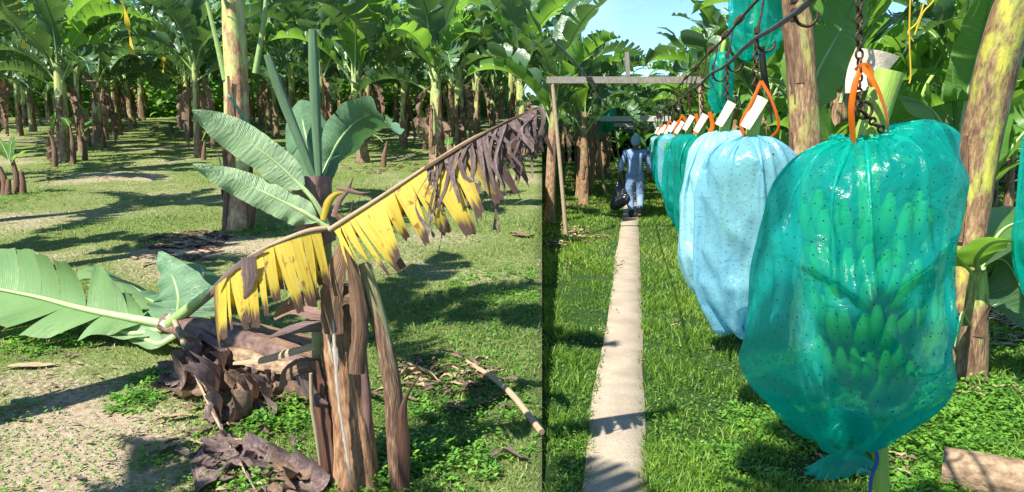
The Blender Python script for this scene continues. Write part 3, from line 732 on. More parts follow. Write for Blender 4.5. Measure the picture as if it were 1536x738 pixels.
# unseen plants added at the left and behind the camera to shade the ground
for i, (x, y, H, lsc) in enumerate(((-3.4, 3.4, 4.0, 1.0), (-5.6, 6.2, 3.8, 1.), (-1.5, -.3, 3.9, .95), (-7.6, 9.2, 3.6, 1.), (1.3, -2.3, 3.9, 1.), (-3.6, .0, 3.6, 1.), (-10.5, 13.2, 3.4, 1.1), (-7.8, 5.0, 3.4, 1.0))):
    plant((x, y, zl(y)), H, 1, 'tall unseen banana plant added beside or behind the camera to cast shade', 'unseen shade plants beside the camera', 'L', nleaf=6, dead=0, ls=lsc, seed=300+i)
# the big pale stem beside the aisle
p = gl(360, 345); bp = thing('banana_plant', 'tall banana plant with thick pale yellow stem and teal ribbon behind the snapped plant', 'banana plant', (p.x, p.y, zl(p.y)), 'banana plants of the old block')
a_, b_ = Vector((p.x, p.y, zl(p.y)-.05)), at(345, -60, p.y+.1)
pth = [a_, a_.lerp(b_, .33)+Vector((.01, 0, 0)), a_.lerp(b_, .66)+Vector((.02, 0, 0)), b_]
stem_mb(42, 3, .165, .125, 7, path=pth, n=24, m=24).build('pseudostem', [M['stemBig'], M['sheath']], bp)
for k in range(9):
    az = k*2.4+.4; i = [0, 1, 6, 8, 2, 3, 7, 4, 9][k]
    link_mesh('leaf', LV[i], bp, (b_.x-p.x+.06*math.cos(az), b_.y-p.y+.06*math.sin(az), b_.z-zl(p.y)-.25-.07*k), (0, 0, az), (1.15, 1.15, 1.15))
for px0, py0, px1, py1, px2, py2 in ((383, 110, 397, 20, 402, -60), (338, 120, 322, 50, 300, -40)):      # long petioles beside the stem
    mb = MB(); tube(mb, catmull([at(px0, py0, p.y), at(px1, py1, p.y), at(px2, py2, p.y)], 10), [.04, .028, .022], 8)
    mb.build('petiole', M['rib'], bp)
# thin dry suckers at its foot
for q, (px, py, px1, py1, r) in enumerate(((338, 352, 335, 215, .04), (372, 350, 377, 262, .045), (345, 352, 326, 225, .015))):
    mb = MB(); a1 = at(px, py, p.y-.1); tube(mb, catmull([(a1.x, a1.y, zl(p.y)-.05), at((px+px1)/2+4, (py+py1)/2, p.y-.1), at(px1, py1, p.y-.12)], 10), [r*1.2, r, r*.5], 10, rf=lambda s, th: 1+.12*math.sin(5*th+s*4))
    mb.build('dry_sheath' if q < 2 else 'petiole', M['sheath'] if q < 2 else M['rib_pale'], bp)
mb = MB(); c0 = at(346, 148, p.y-.17); c1 = at(374, 186, p.y-.17)
for s_ in (0,): tube(mb, [at(343, 143, p.y-.12), c0, at(360, 168, p.y-.185), c1, at(378, 190, p.y-.12), at(379, 214, p.y-.11)], [.011, .011], 6)
mb.build('ribbon', M['tealr'], bp)
# sucker clump at left edge
p = gl(18, 292); sk = thing('banana_sucker', 'clump of cut brown banana suckers with one green shoot at the left edge', 'banana sucker', (p.x, p.y, zl(p.y)))
for k, (dx, dy, h_, r) in enumerate(((-.12, 0, .5, .07), (.05, .05, .62, .06), (.2, -.03, .42, .06), (.0, -.1, .3, .06), (-.3, .1, .5, .06))):
    mb = MB(); b0 = Vector((p.x+dx, p.y+dy, zl(p.y)-.04)); tube(mb, catmull([b0, b0+Vector((.02, 0, h_*.5)), b0+Vector((.03*k-.05, 0, h_))], 8), [r, r*.85, r*.45], 10, rf=lambda s, th: 1+.12*math.sin(4*th+5*s))
    mb.build('stem', M['sheath'], sk)
for az, i in ((2.6, 1), (.3, 2), (1.4, 0)): link_mesh('leaf', LY[i], sk, (.02, 0, .5), (0, 0, az), (.5, .5, .5))
for q, (px, py, hh) in enumerate(((82, 250, .8), (127, 240, .6), (110, 246, .9), (155, 222, .6), (133, 220, .7), (305, 240, .5), (672, 256, .5), (575, 250, .6), (637, 226, .7))):
    p = gl(px, py); sk = thing('banana_sucker', 'thin brown banana sucker at the foot of a row plant', 'banana sucker', (p.x, p.y, zl(p.y)), 'suckers at the feet of the row plants')
    mb = MB(); b0 = Vector((p.x, p.y, zl(p.y)-.04)); tube(mb, catmull([b0, b0+Vector((.03, 0, hh*.5)), b0+Vector((-.04+.02*q, 0, hh))], 8), [.07, .055, .015], 8); mb.build('stem', M['sheath'], sk)
    link_mesh('leaf', LY[q % 4], sk, (0, 0, hh*.9), (0, 0, q*1.3), (.5, .5, .5))
# green marker post in the aisle
p = gl(257, 201); mb = MB(); box(mb, (p.x, p.y, zl(p.y)+.16), .12, .1, .42); box(mb, (p.x, p.y, zl(p.y)+.39), .16, .13, .04)
o = mb.build('marker_post', simple('green_painted_post', (.03, .09, .07), (.05, .13, .1), s=6), org=(p.x, p.y, zl(p.y)), smooth=False); tag(o, 'small dark green marker post standing in the grassy aisle', 'post')
# hanging ribbons in the crowns
for q, (px, py, px1, py1, Y, r) in enumerate(((178, -20, 199, 82, 17, .05), (245, 60, 243, 120, 24, .045), (392, 20, 394, 60, 20, .05), (405, 8, 407, 50, 21, .05), (22, -10, 36, 72, 16, .04))):
    mb = MB(); P_ = catmull([at(px, py, Y), at((px+px1)/2+2, (py+py1)/2, Y+.05), at(px1, py1, Y)], 14); prev = None
    for i, c in enumerate(P_):
        a = i*.55; d_ = Vector((math.cos(a), math.sin(a), 0))*r*(1+.3*math.sin(i*2.1)); row = (mb.v(c-d_, (0, i/14)), mb.v(c+d_, (1, i/14)))
        if prev: mb.f((prev[0], prev[1], row[1], row[0]))
        prev = row
    tag(mb.build('hanging_ribbon', M['ypin'] if q != 3 else M['dead'], org=P_[0]),
        ['long twisted yellow ribbon hanging left of the aisle at the top', 'small yellow ribbon hanging above the end of the aisle', 'short yellow ribbon in the crowns right of the big pale stem', 'brown dry strip hanging beside the short yellow ribbon', 'yellow brown strip hanging in the crowns at the top left corner'][q], 'ribbon', 'ribbons hanging in the crowns')


def foliage_mass(name, label, n, fn, mats, seed, L0=1.3):
    mb = MB(); rnd = random.Random(seed)
    for k in range(n):
        x, y, z = fn(rnd); az = rnd.uniform(0, 2*PI); e = rnd.uniform(-.2, 1.2); L = L0*rnd.uniform(.6, 1.4); w_ = L*.14; p = Vector((x, y, z)); d = Vector((math.cos(az), math.sin(az), 0)); s_ = Vector((-d.y, d.x, 0)); rows = []
        m_ = 0 if rnd.random() < .6 else 1
        for i in range(4):
            q = i/3; ww = w_*(.5, 1, .9, .15)[i]; rows.append((mb.v(p-s_*ww-Vector((0, 0, ww*.4)), (q, .6)), mb.v(p, (q, 0)), mb.v(p+s_*ww-Vector((0, 0, ww*.4)), (q, .6))))
            p = p+(d*math.cos(e)+Vector((0, 0, math.sin(e))))*L/3; e -= .55
        for i in range(3):
            for j in (0, 1): mb.f((rows[i][j], rows[i][j+1], rows[i+1][j+1], rows[i+1][j]), m_)
    tag(mb.build(name, mats), label, 'foliage', kind='stuff')
def fl_(r):
    y = r.uniform(52, 72); x = r.uniform(-.85, -.01)*y; return x, y, zl(y)+abs(r.gauss(0, 1))*3.6
foliage_mass('distant_foliage', 'dense far banana foliage closing the view behind the old block', 17000, fl_, [M['leaf_bright'], M['leaf']], 5, 1.9)
def fr_(r):
    y = r.uniform(50, 72); x = r.uniform(.05, .85)*y; return x, y, abs(r.gauss(0, 1))*(2.1 if x < .2*y else 3.2)
foliage_mass('distant_foliage', 'dense far banana foliage closing the view behind the lane', 12000, fr_, [M['leaf'], M['leaf_bright']], 6, 1.7)
def fu_(r):
    y = r.uniform(24, 50); x = r.uniform(.26, .85)*y; return x, y, abs(r.gauss(0, .8))
foliage_mass('undergrowth', 'leafy undergrowth between the banana stems right of the bags', 6000, fu_, [M['leaf'], M['leaf_bright']], 7, .9)

def fu2_(r):
    y = r.uniform(38, 52); x = r.uniform(-.85, -.01)*y; return x, y, zl(y)+abs(r.gauss(0, .7))
foliage_mass('undergrowth', 'bright leafy undergrowth beyond the last rows of the old block', 7000, fu2_, [M['leaf_bright'], M['leaf_bright']], 8, .9)

# ------------------------------------------------------------------ the snapped plant in the left foreground
def pt(L, Y=None):
    out = []
    for q in L:
        p_ = at(q[0], q[1], q[2] if len(q) > 2 else Y)
        if YS != 1 and p_.z < zl(p_.y)+.03:
            p_ = gl(q[0], q[1]); p_.z += .03; p_.y -= .03
        out.append(p_)
    return out
def strip(mb, pts, widths, facing=(0, -1, 0), cup=.35, mi=0, n=18, cross=4, rag=.0, seed=0, twist=0.):
    """a curved sheath: a ribbon along pts, bowed towards `facing`"""
    P = catmull(pts, n+1); rnd = random.Random(seed); rows = []
    for i, p in enumerate(P):
        T = (P[min(i+1, n)]-P[max(i-1, 0)]).normalized(); f = Vector(facing)
        if twist: f = Matrix.Rotation(twist*i/n, 3, T) @ f
        f = (f-T*f.dot(T)).normalized(); b = T.cross(f); w_ = lerpl(widths, i/n); row = []
        for j in range(cross+1):
            q = j/cross*2-1; rg = 1+rnd.uniform(-rag, rag)
            row.append(mb.v(p+b*q*w_*rg+f*(1-q*q)*w_*cup, (.5+q*.15+seed*.13, i/n*(P[-1]-P[0]).length)))
        rows.append(row)
    for i in range(n):
        for j in range(cross): mb.f((rows[i][j], rows[i][j+1], rows[i+1][j+1], rows[i+1][j]), mi)
g0 = gl(532, 722); YB = g0.y; zb = zl(YB)
hero = thing('snapped_banana_plant', 'snapped banana plant with torn brown stump, two rolled leaves and a yellow dying leaf', 'banana plant', (g0.x, g0.y, zb))
def px2m(p, Y): return p*Y/F
# torn stump
mb = MB(); Y = YB
def rfs(s, th):
    r = 1+.10*math.sin(3*th+1+2*s)+.07*math.sin(5*th+3-4*s)+.05*math.sin(9*th+6*s)+.04*math.sin(14*th-3*s)
    for k in range(4):
        d = (th-(k*1.7+.4+s*.5)) % (2*PI)
        if d < .7: r += .10*(1-d/.7)
    return r
base = Vector((g0.x, g0.y, zb-.05))
tube(mb, catmull([base]+pt([(528, 640), (518, 560), (511, 490), (514, 425)], Y), 26), [.105, .088, .078, .080, .074, .055], 40, 0, rf=rfs, capmi=1)
mb.build('pseudostem', [M['stump'], M['cutface']], hero)
# ragged splinters at the break
for q, (L, W_, f, m_) in enumerate((
    ([(500, 500), (497, 440), (512, 385), (523, 335)], [.05, .055, .035, .004], (-.2, -1, .1), 'sheath'),
    ([(535, 560), (540, 490), (532, 420), (520, 370)], [.04, .04, .03, .006], (.3, -1, 0), 'sheath'),
    ([(550, 720), (551, 620), (543, 520), (536, 450)], [.022, .022, .018, .008], (.5, -.9, 0), 'purple'),
    ([(497, 470), (504, 455), (522, 448), (545, 465)], [.03, .028, .024, .008], (0, -1, .4), 'sheath'),
    ([(486, 480), (492, 452), (500, 440), (512, 447)], [.02, .025, .022, .008], (-.2, -1, .2), 'log_bark'),
    ([(490, 720), (484, 640), (476, 580), (470, 540)], [.05, .055, .05, .03], (-.5, -.8, 0), 'darkstem'),
    ([(500, 715), (500, 640), (492, 560), (485, 520)], [.03, .03, .03, .02], (-.4, -.9, 0), 'sheath'),
)):
    mb = MB(); Yq = Y-.105 if q in (0, 1, 3, 4) else Y-.03
    strip(mb, pt(L, Yq), W_, f, .45, seed=q, rag=.12); mb.build('torn_sheath', M[m_], hero)
mb = MB(); tube(mb, catmull(pt([(466, 560, Y-.1), (468, 610, Y-.1), (474, 650, Y-.1), (480, 697, Y-.1)]), 10), [.008, .010, .009, .006], 6); mb.build('dry_edge', M['drystraw'], hero)
for q, L in enumerate(([(499, 468), (503, 530), (508, 600), (517, 660), (526, 722)], [(497, 480), (494, 510), (499, 545)])):
    mb = MB(); strip(mb, pt(L, Y-.125 if q == 0 else Y-.10), [.005, .010, .006, .009, .003], (0, -1, 0), .5, seed=q, rag=.35, n=40); mb.build('bleached_fibre', M['white'], hero)
# the live core behind it, and the brown collar it grew through
mb = MB(); tube(mb, catmull(pt([(484, 560, Y+.1), (482, 450, Y+.08), (484, 380, Y+.06), (482, 335, Y+.04)]), 12), [.05, .045, .042, .04], 16); mb.build('inner_stem', M['grey_green'], hero)
mb = MB(); Pc = catmull(pt([(478, 365, Y+.03), (470, 325, Y+.03), (469, 290, Y+.03), (468, 263, Y+.03)]), 12)
tube(mb, Pc, [.072, .076, .080, .082, .080], 24, 0, caps=False, rf=lambda s, th: 1+.08*math.sin(2*th+1)+.04*math.sin(7*th+4*s)+(.06*math.sin(5*th) if s > .9 else 0))
tube(mb, [p+Vector((0, 0, -.004)) for p in Pc], [.066, .070, .074, .076, .074], 24, 0, caps=False)
mb.build('collar_sheath', M['purple'], hero)
mb = MB(); tube(mb, [Pc[-3], Pc[-1]+Vector((0, 0, -.01))], [.070, .069], 20); mb.build('cut_face', M['cutface'], hero)
# rolled leaves
def rolled(L, r0, r1):
    mb = MB(); P_ = catmull(L, 30)
    def rf(s, th):
        d = (th-1.1-s*.5) % (2*PI); return 1+.16*(1-d/(2*PI))+.02*math.sin(6*th)
    tube(mb, P_, [r0, (r0+r1)/2, r1, r1*1.12, r1*1.1, r1*.8], 18, 0, rf=rf); return mb
rolled(pt([(479, 275, Y), (476, 215, Y), (472, 130, Y-.01), (469, 44, Y-.03)]), .013, .019).build('rolled_leaf', M['leaf_blue'], hero)
rolled(pt([(474, 275, Y), (455, 225, Y), (425, 150, Y-.01), (401, 82, Y-.03)]), .013, .018).build('rolled_leaf', M['leaf_blue'], hero)
def heroleaf(name, mats, L, side, W, parent, **k):
    mb = MB(); leaf(mb, pt(L), side, W, **k); return mb.build(name, [M[m] for m in mats], parent)
heroleaf('leaf', ('leaf_blue', 'rib'), [(478, 268, Y+.03), (465, 225, Y+.08), (455, 185, Y+.14), (452, 150, Y+.22)], (1, .1, .1), .125, hero, seed=3, pet=.04, n=24, cross=5, a0=.15, a1=.35, tear=(9, 15), gap=.05, slant=-.3, wshape=lambda q: min(1, .5+q*2)*(1 if q < .7 else 1-(q-.7)*1.2), rib=.009, wave=.01)
heroleaf('leaf', ('leaf_blue', 'rib'), [(482, 270, Y+.03), (500, 225, Y+.10), (530, 185, Y+.16), (562, 172, Y+.12), (588, 193, Y+.02)], (.35, .35, -.85), .125, hero, seed=5, pet=.06, n=30, cross=5, a0=.0, a1=.45, tear=(12, 20), gap=.05, slant=.1, wr=1.3, wl=.8, wshape=lambda q: min(1, .25+q*2)*(1 if q < .75 else 1-(q-.75)*2.4), rib=.009, wave=.012)
# pale leaves to the left
heroleaf('leaf', ('leaf_pale', 'rib_pale'), [(492, 338, Y-.08), (470, 300, Y-.10), (440, 268, Y-.10), (400, 232, Y-.12), (345, 195, Y-.14), (288, 165, Y-.2)], (.85, .15, .5), .068, hero, seed=7, pet=.30, n=40, cross=5, a0=.0, a1=.25, tear=(30, 40), gap=.0, slant=.2, rib=.011, wave=.006, wl=1.25)
heroleaf('leaf', ('leaf_pale', 'rib_pale'), [(493, 343, Y-.10), (462, 322, Y-.12), (430, 305, Y-.12), (360, 272, Y-.14), (289, 246, Y-.2)], (.5, .2, .85), .070, hero, seed=8, pet=.14, n=40, cross=5, a0=.05, a1=.35, tear=(30, 40), gap=.0, slant=.25, rib=.011, wave=.01, wr=.8, wl=1.1)
# yellow dying leaves
yw = lambda q: (.65+.35*min(1, q/.15))*(1 if q < .8 else max(.3, 1-(q-.8)*2))
heroleaf('yellow_leaf', ('yellow', 'drystraw'), [(494, 345, Y-.12), (525, 325, Y-.13), (580, 290, Y-.12), (640, 250, Y-.10), (700, 212, Y-.08), (745, 190, Y-.05), (800, 165, Y)], (-.1, 1, .0), .40, hero,
         seed=12, pet=.03, n=78, cross=8, a0=1.15, a1=.35, da=.3, tear=(1, 5), gap=.85, slant=.42, rib=.011, grav=.9, wl=1, wr=.4, wshape=yw, curl=.35, vjit=.38, sj=.16)
heroleaf('shrivelled_blade', ('deadgrey', 'sheath'), [(638, 253, Y-.14), (670, 233, Y-.12), (720, 203, Y-.10), (760, 182, Y-.07), (812, 158, Y-.02)], (-.1, 1, .0), .42, hero,
         seed=14, pet=.02, n=28, cross=9, a0=1.25, a1=.2, da=.55, tear=(1, 1), gap=1.5, slant=-.05, rib=.010, grav=.95, wl=1, wr=.9, wshape=lambda q: .75+.35*math.sin(q*PI), curl=2.1, vjit=.55, wave=.01)
heroleaf('yellow_leaf', ('yellow_short', 'drystraw'), [(494, 342, Y-.10), (465, 346, Y-.14), (430, 358, Y-.18), (390, 376, Y-.2), (350, 402, Y-.2), (322, 432, Y-.15)], (.1, 1, 0), .40, hero,
         seed=21, pet=.12, n=40, cross=7, a0=1.2, a1=.3, da=.1, tear=(1, 4), gap=.6, slant=-.15, rib=.012, grav=.95, wl=.9, wr=.7, wshape=lambda q: 1-.2*q, curl=.2, vjit=.28, sj=.12)
mb = MB(); strip(mb, pt([(400, 374), (380, 384), (360, 396), (340, 412), (322, 428)], Y-.215), [.004, .010, .014, .012, .006], (-.2, -.8, .5), .3, seed=3, rag=.15); mb.build('folded_brown_blade', M['deadgrey'], hero)
mb = MB(); strip(mb, pt([(372, 385), (374, 410), (372, 430), (366, 448)], Y-.25), [.03, .035, .022, .003], (0, -1, .1), .2, seed=5, rag=.1); mb.build('folded_brown_blade', M['deadgrey'], hero)
# curled strips by the collar
for q, (L, W_, m_) in enumerate((([(484, 330), (492, 305), (503, 292), (520, 288)], [.012, .018, .012, .003], 'yellow'), ([(500, 325), (510, 300), (522, 285), (530, 265)], [.012, .012, .008, .002], 'purple'),
                                 ([(505, 282), (520, 285), (540, 290), (556, 288)], [.008, .012, .008, .002], 'purple'), ([(505, 322), (512, 330), (520, 350), (530, 300)], [.01, .016, .01, .003], 'sheath'))):
    mb = MB(); strip(mb, pt(L, Y-.10), W_, (0, -1, .3), .4, seed=q, twist=.8); mb.build('dry_strip', M[m_], hero)
# brown rolled sheaths between stump and fallen stem
for q, (L, W_, m_) in enumerate((([(500, 470), (470, 468), (440, 462), (412, 478)], [.035, .04, .035, .012], 'purple'), ([(498, 488), (460, 490), (430, 496), (404, 506)], [.03, .03, .025, .01], 'deadgrey'),
                                 ([(480, 545), (450, 548), (430, 562), (420, 585)], [.02, .04, .04, .012], 'sheath'), ([(470, 520), (430, 530), (395, 540), (350, 545)], [.015, .02, .02, .01], 'drystraw'),
                                 ([(455, 560), (463, 585), (478, 600), (492, 606)], [.04, .03, .02, .005], 'deadgrey'), ([(480, 440), (450, 450), (425, 462), (412, 475)], [.03, .04, .035, .01], 'dead'))):
    mb = MB(); strip(mb, pt(L, Y+.05-.03*q), W_, (0, -.8, .5), .5, seed=q+7, rag=.05, twist=.5); mb.build('torn_sheath', M[m_], hero)
# the thin live sucker right of the stump
p = gl(600, 728); sk = thing('banana_sucker', 'leaning brown and green sucker stem right of the torn stump', 'banana sucker', (p.x, p.y, zl(p.y)))
mb = MB(); tube(mb, catmull([(p.x, p.y, zl(p.y)-.05)]+pt([(592, 640), (588, 580), (574, 505), (556, 430), (546, 395)], p.y), 24), [.050, .044, .042, .038, .032, .024], 20, rf=lambda s, th: 1+.07*math.sin(3*th+4*s)); mb.build('stem', stem_mat('sucker_stem', (.20, .23, .09), (.34, .30, .15), (.15, .075, .045), (.035, .018, .013), bias=-.42, hscale=1.1), sk)
mb = MB(); strip(mb, [Vector((p.x+.03, p.y-.08, zl(p.y)-.02))]+pt([(606, 670), (604, 620), (612, 590), (632, 560)], p.y-.08), [.028, .028, .02, .008, .002], (.3, -1, 0), .4, seed=2); mb.build('dark_sheath', M['darkstem'], sk)

# ------------------------------------------------------------------ the fallen plant
YS = 1.10
fp = at(300, 505, 4.5); fo = thing('fallen_banana_plant', 'fallen banana stem lying behind the stump with green leaves spread to the left', 'banana plant', (fp.x, fp.y, zl(fp.y)))
mb = MB(); tube(mb, catmull(pt([(505, 575, 3.75), (450, 552, 3.9), (400, 532, 4.1), (340, 512, 4.35), (290, 497, 4.55), (252, 487, 4.7)]), 28), [.135, .14, .13, .12, .105, .08], 28, rf=rfs)
mb.build('pseudostem', [simple('fallen_stem', (.05, .03, .028), (.17, .10, .075), (4, 3, 1), 2.5, c3=(.34, .21, .13), rough=.6, bs=.8)], fo)
for q, (L, W_, m_) in enumerate((([(262, 480, 4.6), (300, 500, 4.3), (345, 530, 4.1), (400, 560, 3.9), (470, 570, 3.75)], [.04, .03, .02, .015, .01], 'deadgrey'),
                                 ([(300, 490, 4.45), (340, 495, 4.3), (400, 510, 4.0), (480, 535, 3.7)], [.02, .03, .04, .02], 'sheath'),
                                 ([(330, 520, 4.2), (370, 535, 4.0), (420, 550, 3.8), (480, 545, 3.6)], [.03, .055, .045, .03], 'log_bark'),
                                 ([(320, 480, 4.4), (380, 490, 4.2), (440, 505, 3.95), (490, 512, 3.7)], [.02, .03, .03, .02], 'sheath'))):
    mb = MB(); strip(mb, pt(L), W_, (-.1, -.7, .7), .35, seed=q+3, rag=.05, twist=.2); mb.build('torn_sheath', M[m_], fo)
FL = ('leaf_fallen', 'rib_pale')
# long leaf reaching out of frame to the left: the far half of its blade stands up, the near half lies down
mb = MB(); mid = pt([(252, 487, 4.68), (190, 476, 4.72), (120, 462, 4.8), (50, 444, 4.95), (-50, 425, 5.2)])
leaf(mb, mid, (0, -.55, -.83), .34, seed=4, pet=.16, n=40, cross=6, a0=.1, a1=.35, da=.6, tear=(3, 9), gap=.3, slant=.35, rib=.030, wl=1, wr=0, wave=.02, wshape=lambda q: min(1, .35+q*2.2)*(1 if q < .8 else 1-(q-.8)*1.5))
leaf(mb, mid, (0, -.93, -.37), .36, seed=6, pet=.16, n=40, cross=6, a0=.0, a1=-.2, tear=(3, 9), gap=.3, slant=.35, rib=.028, wl=0, wr=1, wave=.02, wshape=lambda q: min(1, .3+q*1.6))
mb.build('leaf', [M[k] for k in FL], fo)
heroleaf('leaf', FL, [(256, 484, 4.75), (225, 450, 5.1), (190, 425, 5.5), (140, 400, 6.0)], (.75, .5, -.45), .36, fo, seed=9, pet=.1, n=30, cross=5, a0=-.1, a1=.5, tear=(10, 16), gap=.1, slant=.2, rib=.016, wave=.03)
heroleaf('leaf', ('leaf_blue', 'rib'), [(266, 480, 4.75), (268, 445, 4.8), (258, 412, 4.9), (238, 378, 5.0)], (1, -.1, .35), .34, fo, seed=10, pet=.02, n=30, cross=5, a0=-.1, a1=.5, wshape=lambda q: 1.02-q*.95, tear=(12, 30), gap=.05, slant=.1, rib=.016, wave=.02)
heroleaf('leaf', ('leaf_blue', 'rib'), [(256, 480, 4.75), (235, 455, 5.0), (205, 445, 5.1), (170, 440, 5.2)], (.3, .8, .5), .22, fo, seed=17, pet=.1, n=30, cross=5, a0=.3, a1=.7, tear=(20, 30), gap=.05, slant=.1, rib=.014, wave=.03)
heroleaf('leaf', FL, [(262, 484, 4.8), (300, 430, 5.2), (300, 400, 5.6), (260, 390, 6.0)], (.8, .4, -.1), .2, fo, seed=19, pet=.3, n=26, cross=5, a0=.1, a1=.3, tear=(20, 30), gap=.05, slant=.1, rib=.012, wave=.02)
heroleaf('leaf', ('leaf_pale', 'rib_pale'), [(250, 494, 4.65), (200, 500, 4.66), (160, 492, 4.75), (110, 478, 4.9)], (0, -.8, -.5), .10, fo, seed=18, pet=.02, n=26, cross=5, a0=.1, a1=.6, tear=(20, 30), gap=.05, slant=.1, rib=.02, wave=.01)
heroleaf('leaf', ('leaf_pale', 'rib_pale'), [(268, 500, 4.55), (240, 515, 4.5), (215, 508, 4.6), (190, 505, 4.7)], (0, -.8, -.5), .08, fo, seed=28, pet=.02, n=20, cross=5, a0=.1, a1=.6, tear=(20, 30), gap=.05, slant=.1, rib=.02, wave=.01)
mb = MB(); tube(mb, catmull(pt([(255, 486, 4.6), (283, 464, 4.5), (312, 442, 4.3), (335, 425, 3.9)]), 12), [.045, .040, .034, .02], 12); mb.build('petiole', M['rib'], fo)
mb = MB(); tube(mb, pt([(247, 492, 4.62), (262, 476, 4.66)]), [.05, .045], 14); mb.build('cut_petiole', M['white'], fo)
mb = MB(); strip(mb, pt([(305, 452, 4.2), (330, 425, 3.9), (360, 405, 3.6), (398, 385, 3.2)]), [.02, .035, .03, .015], (0, -.8, .5), .4, seed=31, rag=.2, twist=.4); mb.build('dead_leaf', M['deadgrey'], fo)
# yellow-edged leaf ends at the far left
heroleaf('yellow_leaf', ('yellow', 'drystraw'), [(60, 440, 5.3), (40, 420, 5.5), (15, 402, 5.7), (-30, 398, 5.9)], (.3, .7, .6), .16, fo, seed=23, pet=.02, n=24, cross=5, a0=.2, a1=.5, tear=(3, 6), gap=.3, slant=.1, rib=.01, wave=.03)
mb = MB(); strip(mb, pt([(28, 385, 5.5), (50, 392, 5.4), (62, 415, 5.3), (66, 445, 5.2)]), [.05, .09, .07, .01], (-.3, -.8, .4), .5, seed=32, rag=.15, twist=.5); mb.build('dead_leaf', M['deadgrey'], fo)
# dead leaves hanging from the fallen stem
DG = ('deadgrey', 'sheath')
heroleaf('dead_leaf', ('deadgrey', 'drystraw'), [(262, 482, 4.5), (285, 540, 4.0), (318, 615, 3.55), (352, 680, 3.15), (392, 748, 2.82)], (.8, .6, .1), .05, fo, seed=41, pet=.05, n=40, cross=3, a0=.7, a1=1.4, da=.5, tear=(5, 12), gap=.2, slant=.2, rib=.014, curl=.5, wave=.02, wl=.7)
random.seed(77)
for q, (L, W_, m_) in enumerate((([(300, 515, 4.35), (290, 560, 4.25), (275, 590, 4.1)], .30, 'deadgrey'), ([(340, 530, 4.15), (335, 580, 4.0), (320, 615, 3.9), (335, 640, 3.75)], .32, 'deadgrey'),
                                 ([(380, 545, 4.0), (392, 590, 3.9), (375, 625, 3.75), (345, 640, 3.65)], .24, 'dead'), ([(420, 560, 3.9), (400, 600, 3.8), (410, 635, 3.6)], .2, 'deadgrey'),
                                 ([(300, 745, 3.0), (298, 690, 3.15), (325, 655, 3.3), (365, 672, 3.3), (440, 690, 3.2)], .11, 'deadgrey'), ([(350, 675, 3.35), (400, 700, 3.2), (450, 715, 3.05), (490, 735, 3.0)], .14, 'deadgrey'),
                                 ([(395, 690, 3.25), (430, 720, 3.1), (425, 745, 3.0)], .08, 'dead'), ([(255, 570, 4.25), (300, 585, 4.1), (350, 590, 3.9)], .2, 'dead'),
                                 ([(330, 720, 3.2), (370, 700, 3.25), (410, 725, 3.1)], .07, 'deadgrey'))):
    mb = MB(); P_ = pt(L); s_ = Vector((.5, -.5, .5)) if q < 4 else Vector((.1, .6, .5))
    leaf(mb, P_, s_, W_, seed=50+q, pet=.02, n=26, cross=6, a0=.05, a1=.7, da=.7, tear=(6, 12), gap=.2, slant=.15, rib=.006, wave=.05, curl=.5, vjit=.2, wshape=lambda q_: .55+.45*math.sin(q_*PI))
    mb.build('dead_leaf', [M[m_], M['sheath']], fo)

# limp crumpled sheets of dead blade slumped against the stem
def crumple(px, py, Y_, ax, ay, w_, h_, seed, m_, amp=.07):
    c = pt([(px, py, Y_)])[0]; ax = Vector(ax).normalized(); ay = Vector(ay); ay = (ay-ax*ay.dot(ax)).normalized(); nn = ax.cross(ay); n = 22; mb = MB(); rw = []
    for i in range(n+1):
        row = []
        for j in range(n+1):
            u, v = i/n*2-1, j/n*2-1; rg = 1+.22*noise.noise(Vector((u*2.5+seed, v*2.5, 1)))+.10*noise.noise(Vector((u*9, v*9, seed)))
            q = Vector((u*1.3+seed*3, v*.8, 0)); f = (1-2*abs(noise.noise(q*1.1)))*1.2+(1-2*abs(noise.noise(q*2.3)))*.55+noise.noise(q*5)*.25+.10*math.sin(v*34+3*u)+.06*math.sin(v*71)
            p_ = c+ax*u*w_*rg*(1-.25*abs(v))+ay*v*h_*rg*(1-.3*abs(u))+nn*(f-.6)*amp
            p_.z = max(p_.z, zl(p_.y)+.015+.01*(f+1)); row.append(mb.v(p_, (u*.6+seed, v*.3)))
        rw.append(row)
    for i in range(n):
        for j in range(n): mb.f((rw[i][j], rw[i+1][j], rw[i+1][j+1], rw[i][j+1]))
    mb.build('dead_leaf', M[m_], fo)
for q, (px, py, Y_, ax, ay, w_, h_, m_, am) in enumerate(((300, 555, 4.15, (1, -.2, -.3), (.2, -.5, -.8), .17, .20, 'deadgrey', .08), (345, 580, 4.0, (1, .1, .2), (-.1, -.6, -.8), .16, .22, 'dead', .09),
        (392, 590, 3.85, (1, -.3, .1), (.1, -.5, -.9), .15, .20, 'deadgrey', .08), (435, 585, 3.75, (1, .3, 0), (.1, -.4, -.9), .12, .17, 'dead', .07), (270, 575, 4.3, (1, .2, .3), (-.5, -.6, -.5), .14, .15, 'deadgrey', .07),
        (365, 625, 3.7, (1, .4, .1), (.2, -.8, -.4), .20, .14, 'deadgrey', .08), (330, 690, 3.3, (.5, .2, .6), (.7, -.6, -.3), .12, .15, 'deadgrey', .07), (400, 695, 3.2, (1, .1, -.1), (0, -.9, .3), .20, .07, 'deadgrey', .06),
        (450, 715, 3.05, (1, .1, .1), (0, -.9, .4), .16, .06, 'dead', .05), (305, 715, 3.1, (.3, .2, 1), (.8, -.4, 0), .10, .06, 'deadgrey', .05), (420, 745, 2.95, (1, -.3, .1), (0, -.9, .3), .15, .05, 'dead', .05))):
    crumple(px, py, Y_, ax, ay, w_, h_, q*1.37, m_, am)
YS = 1.0
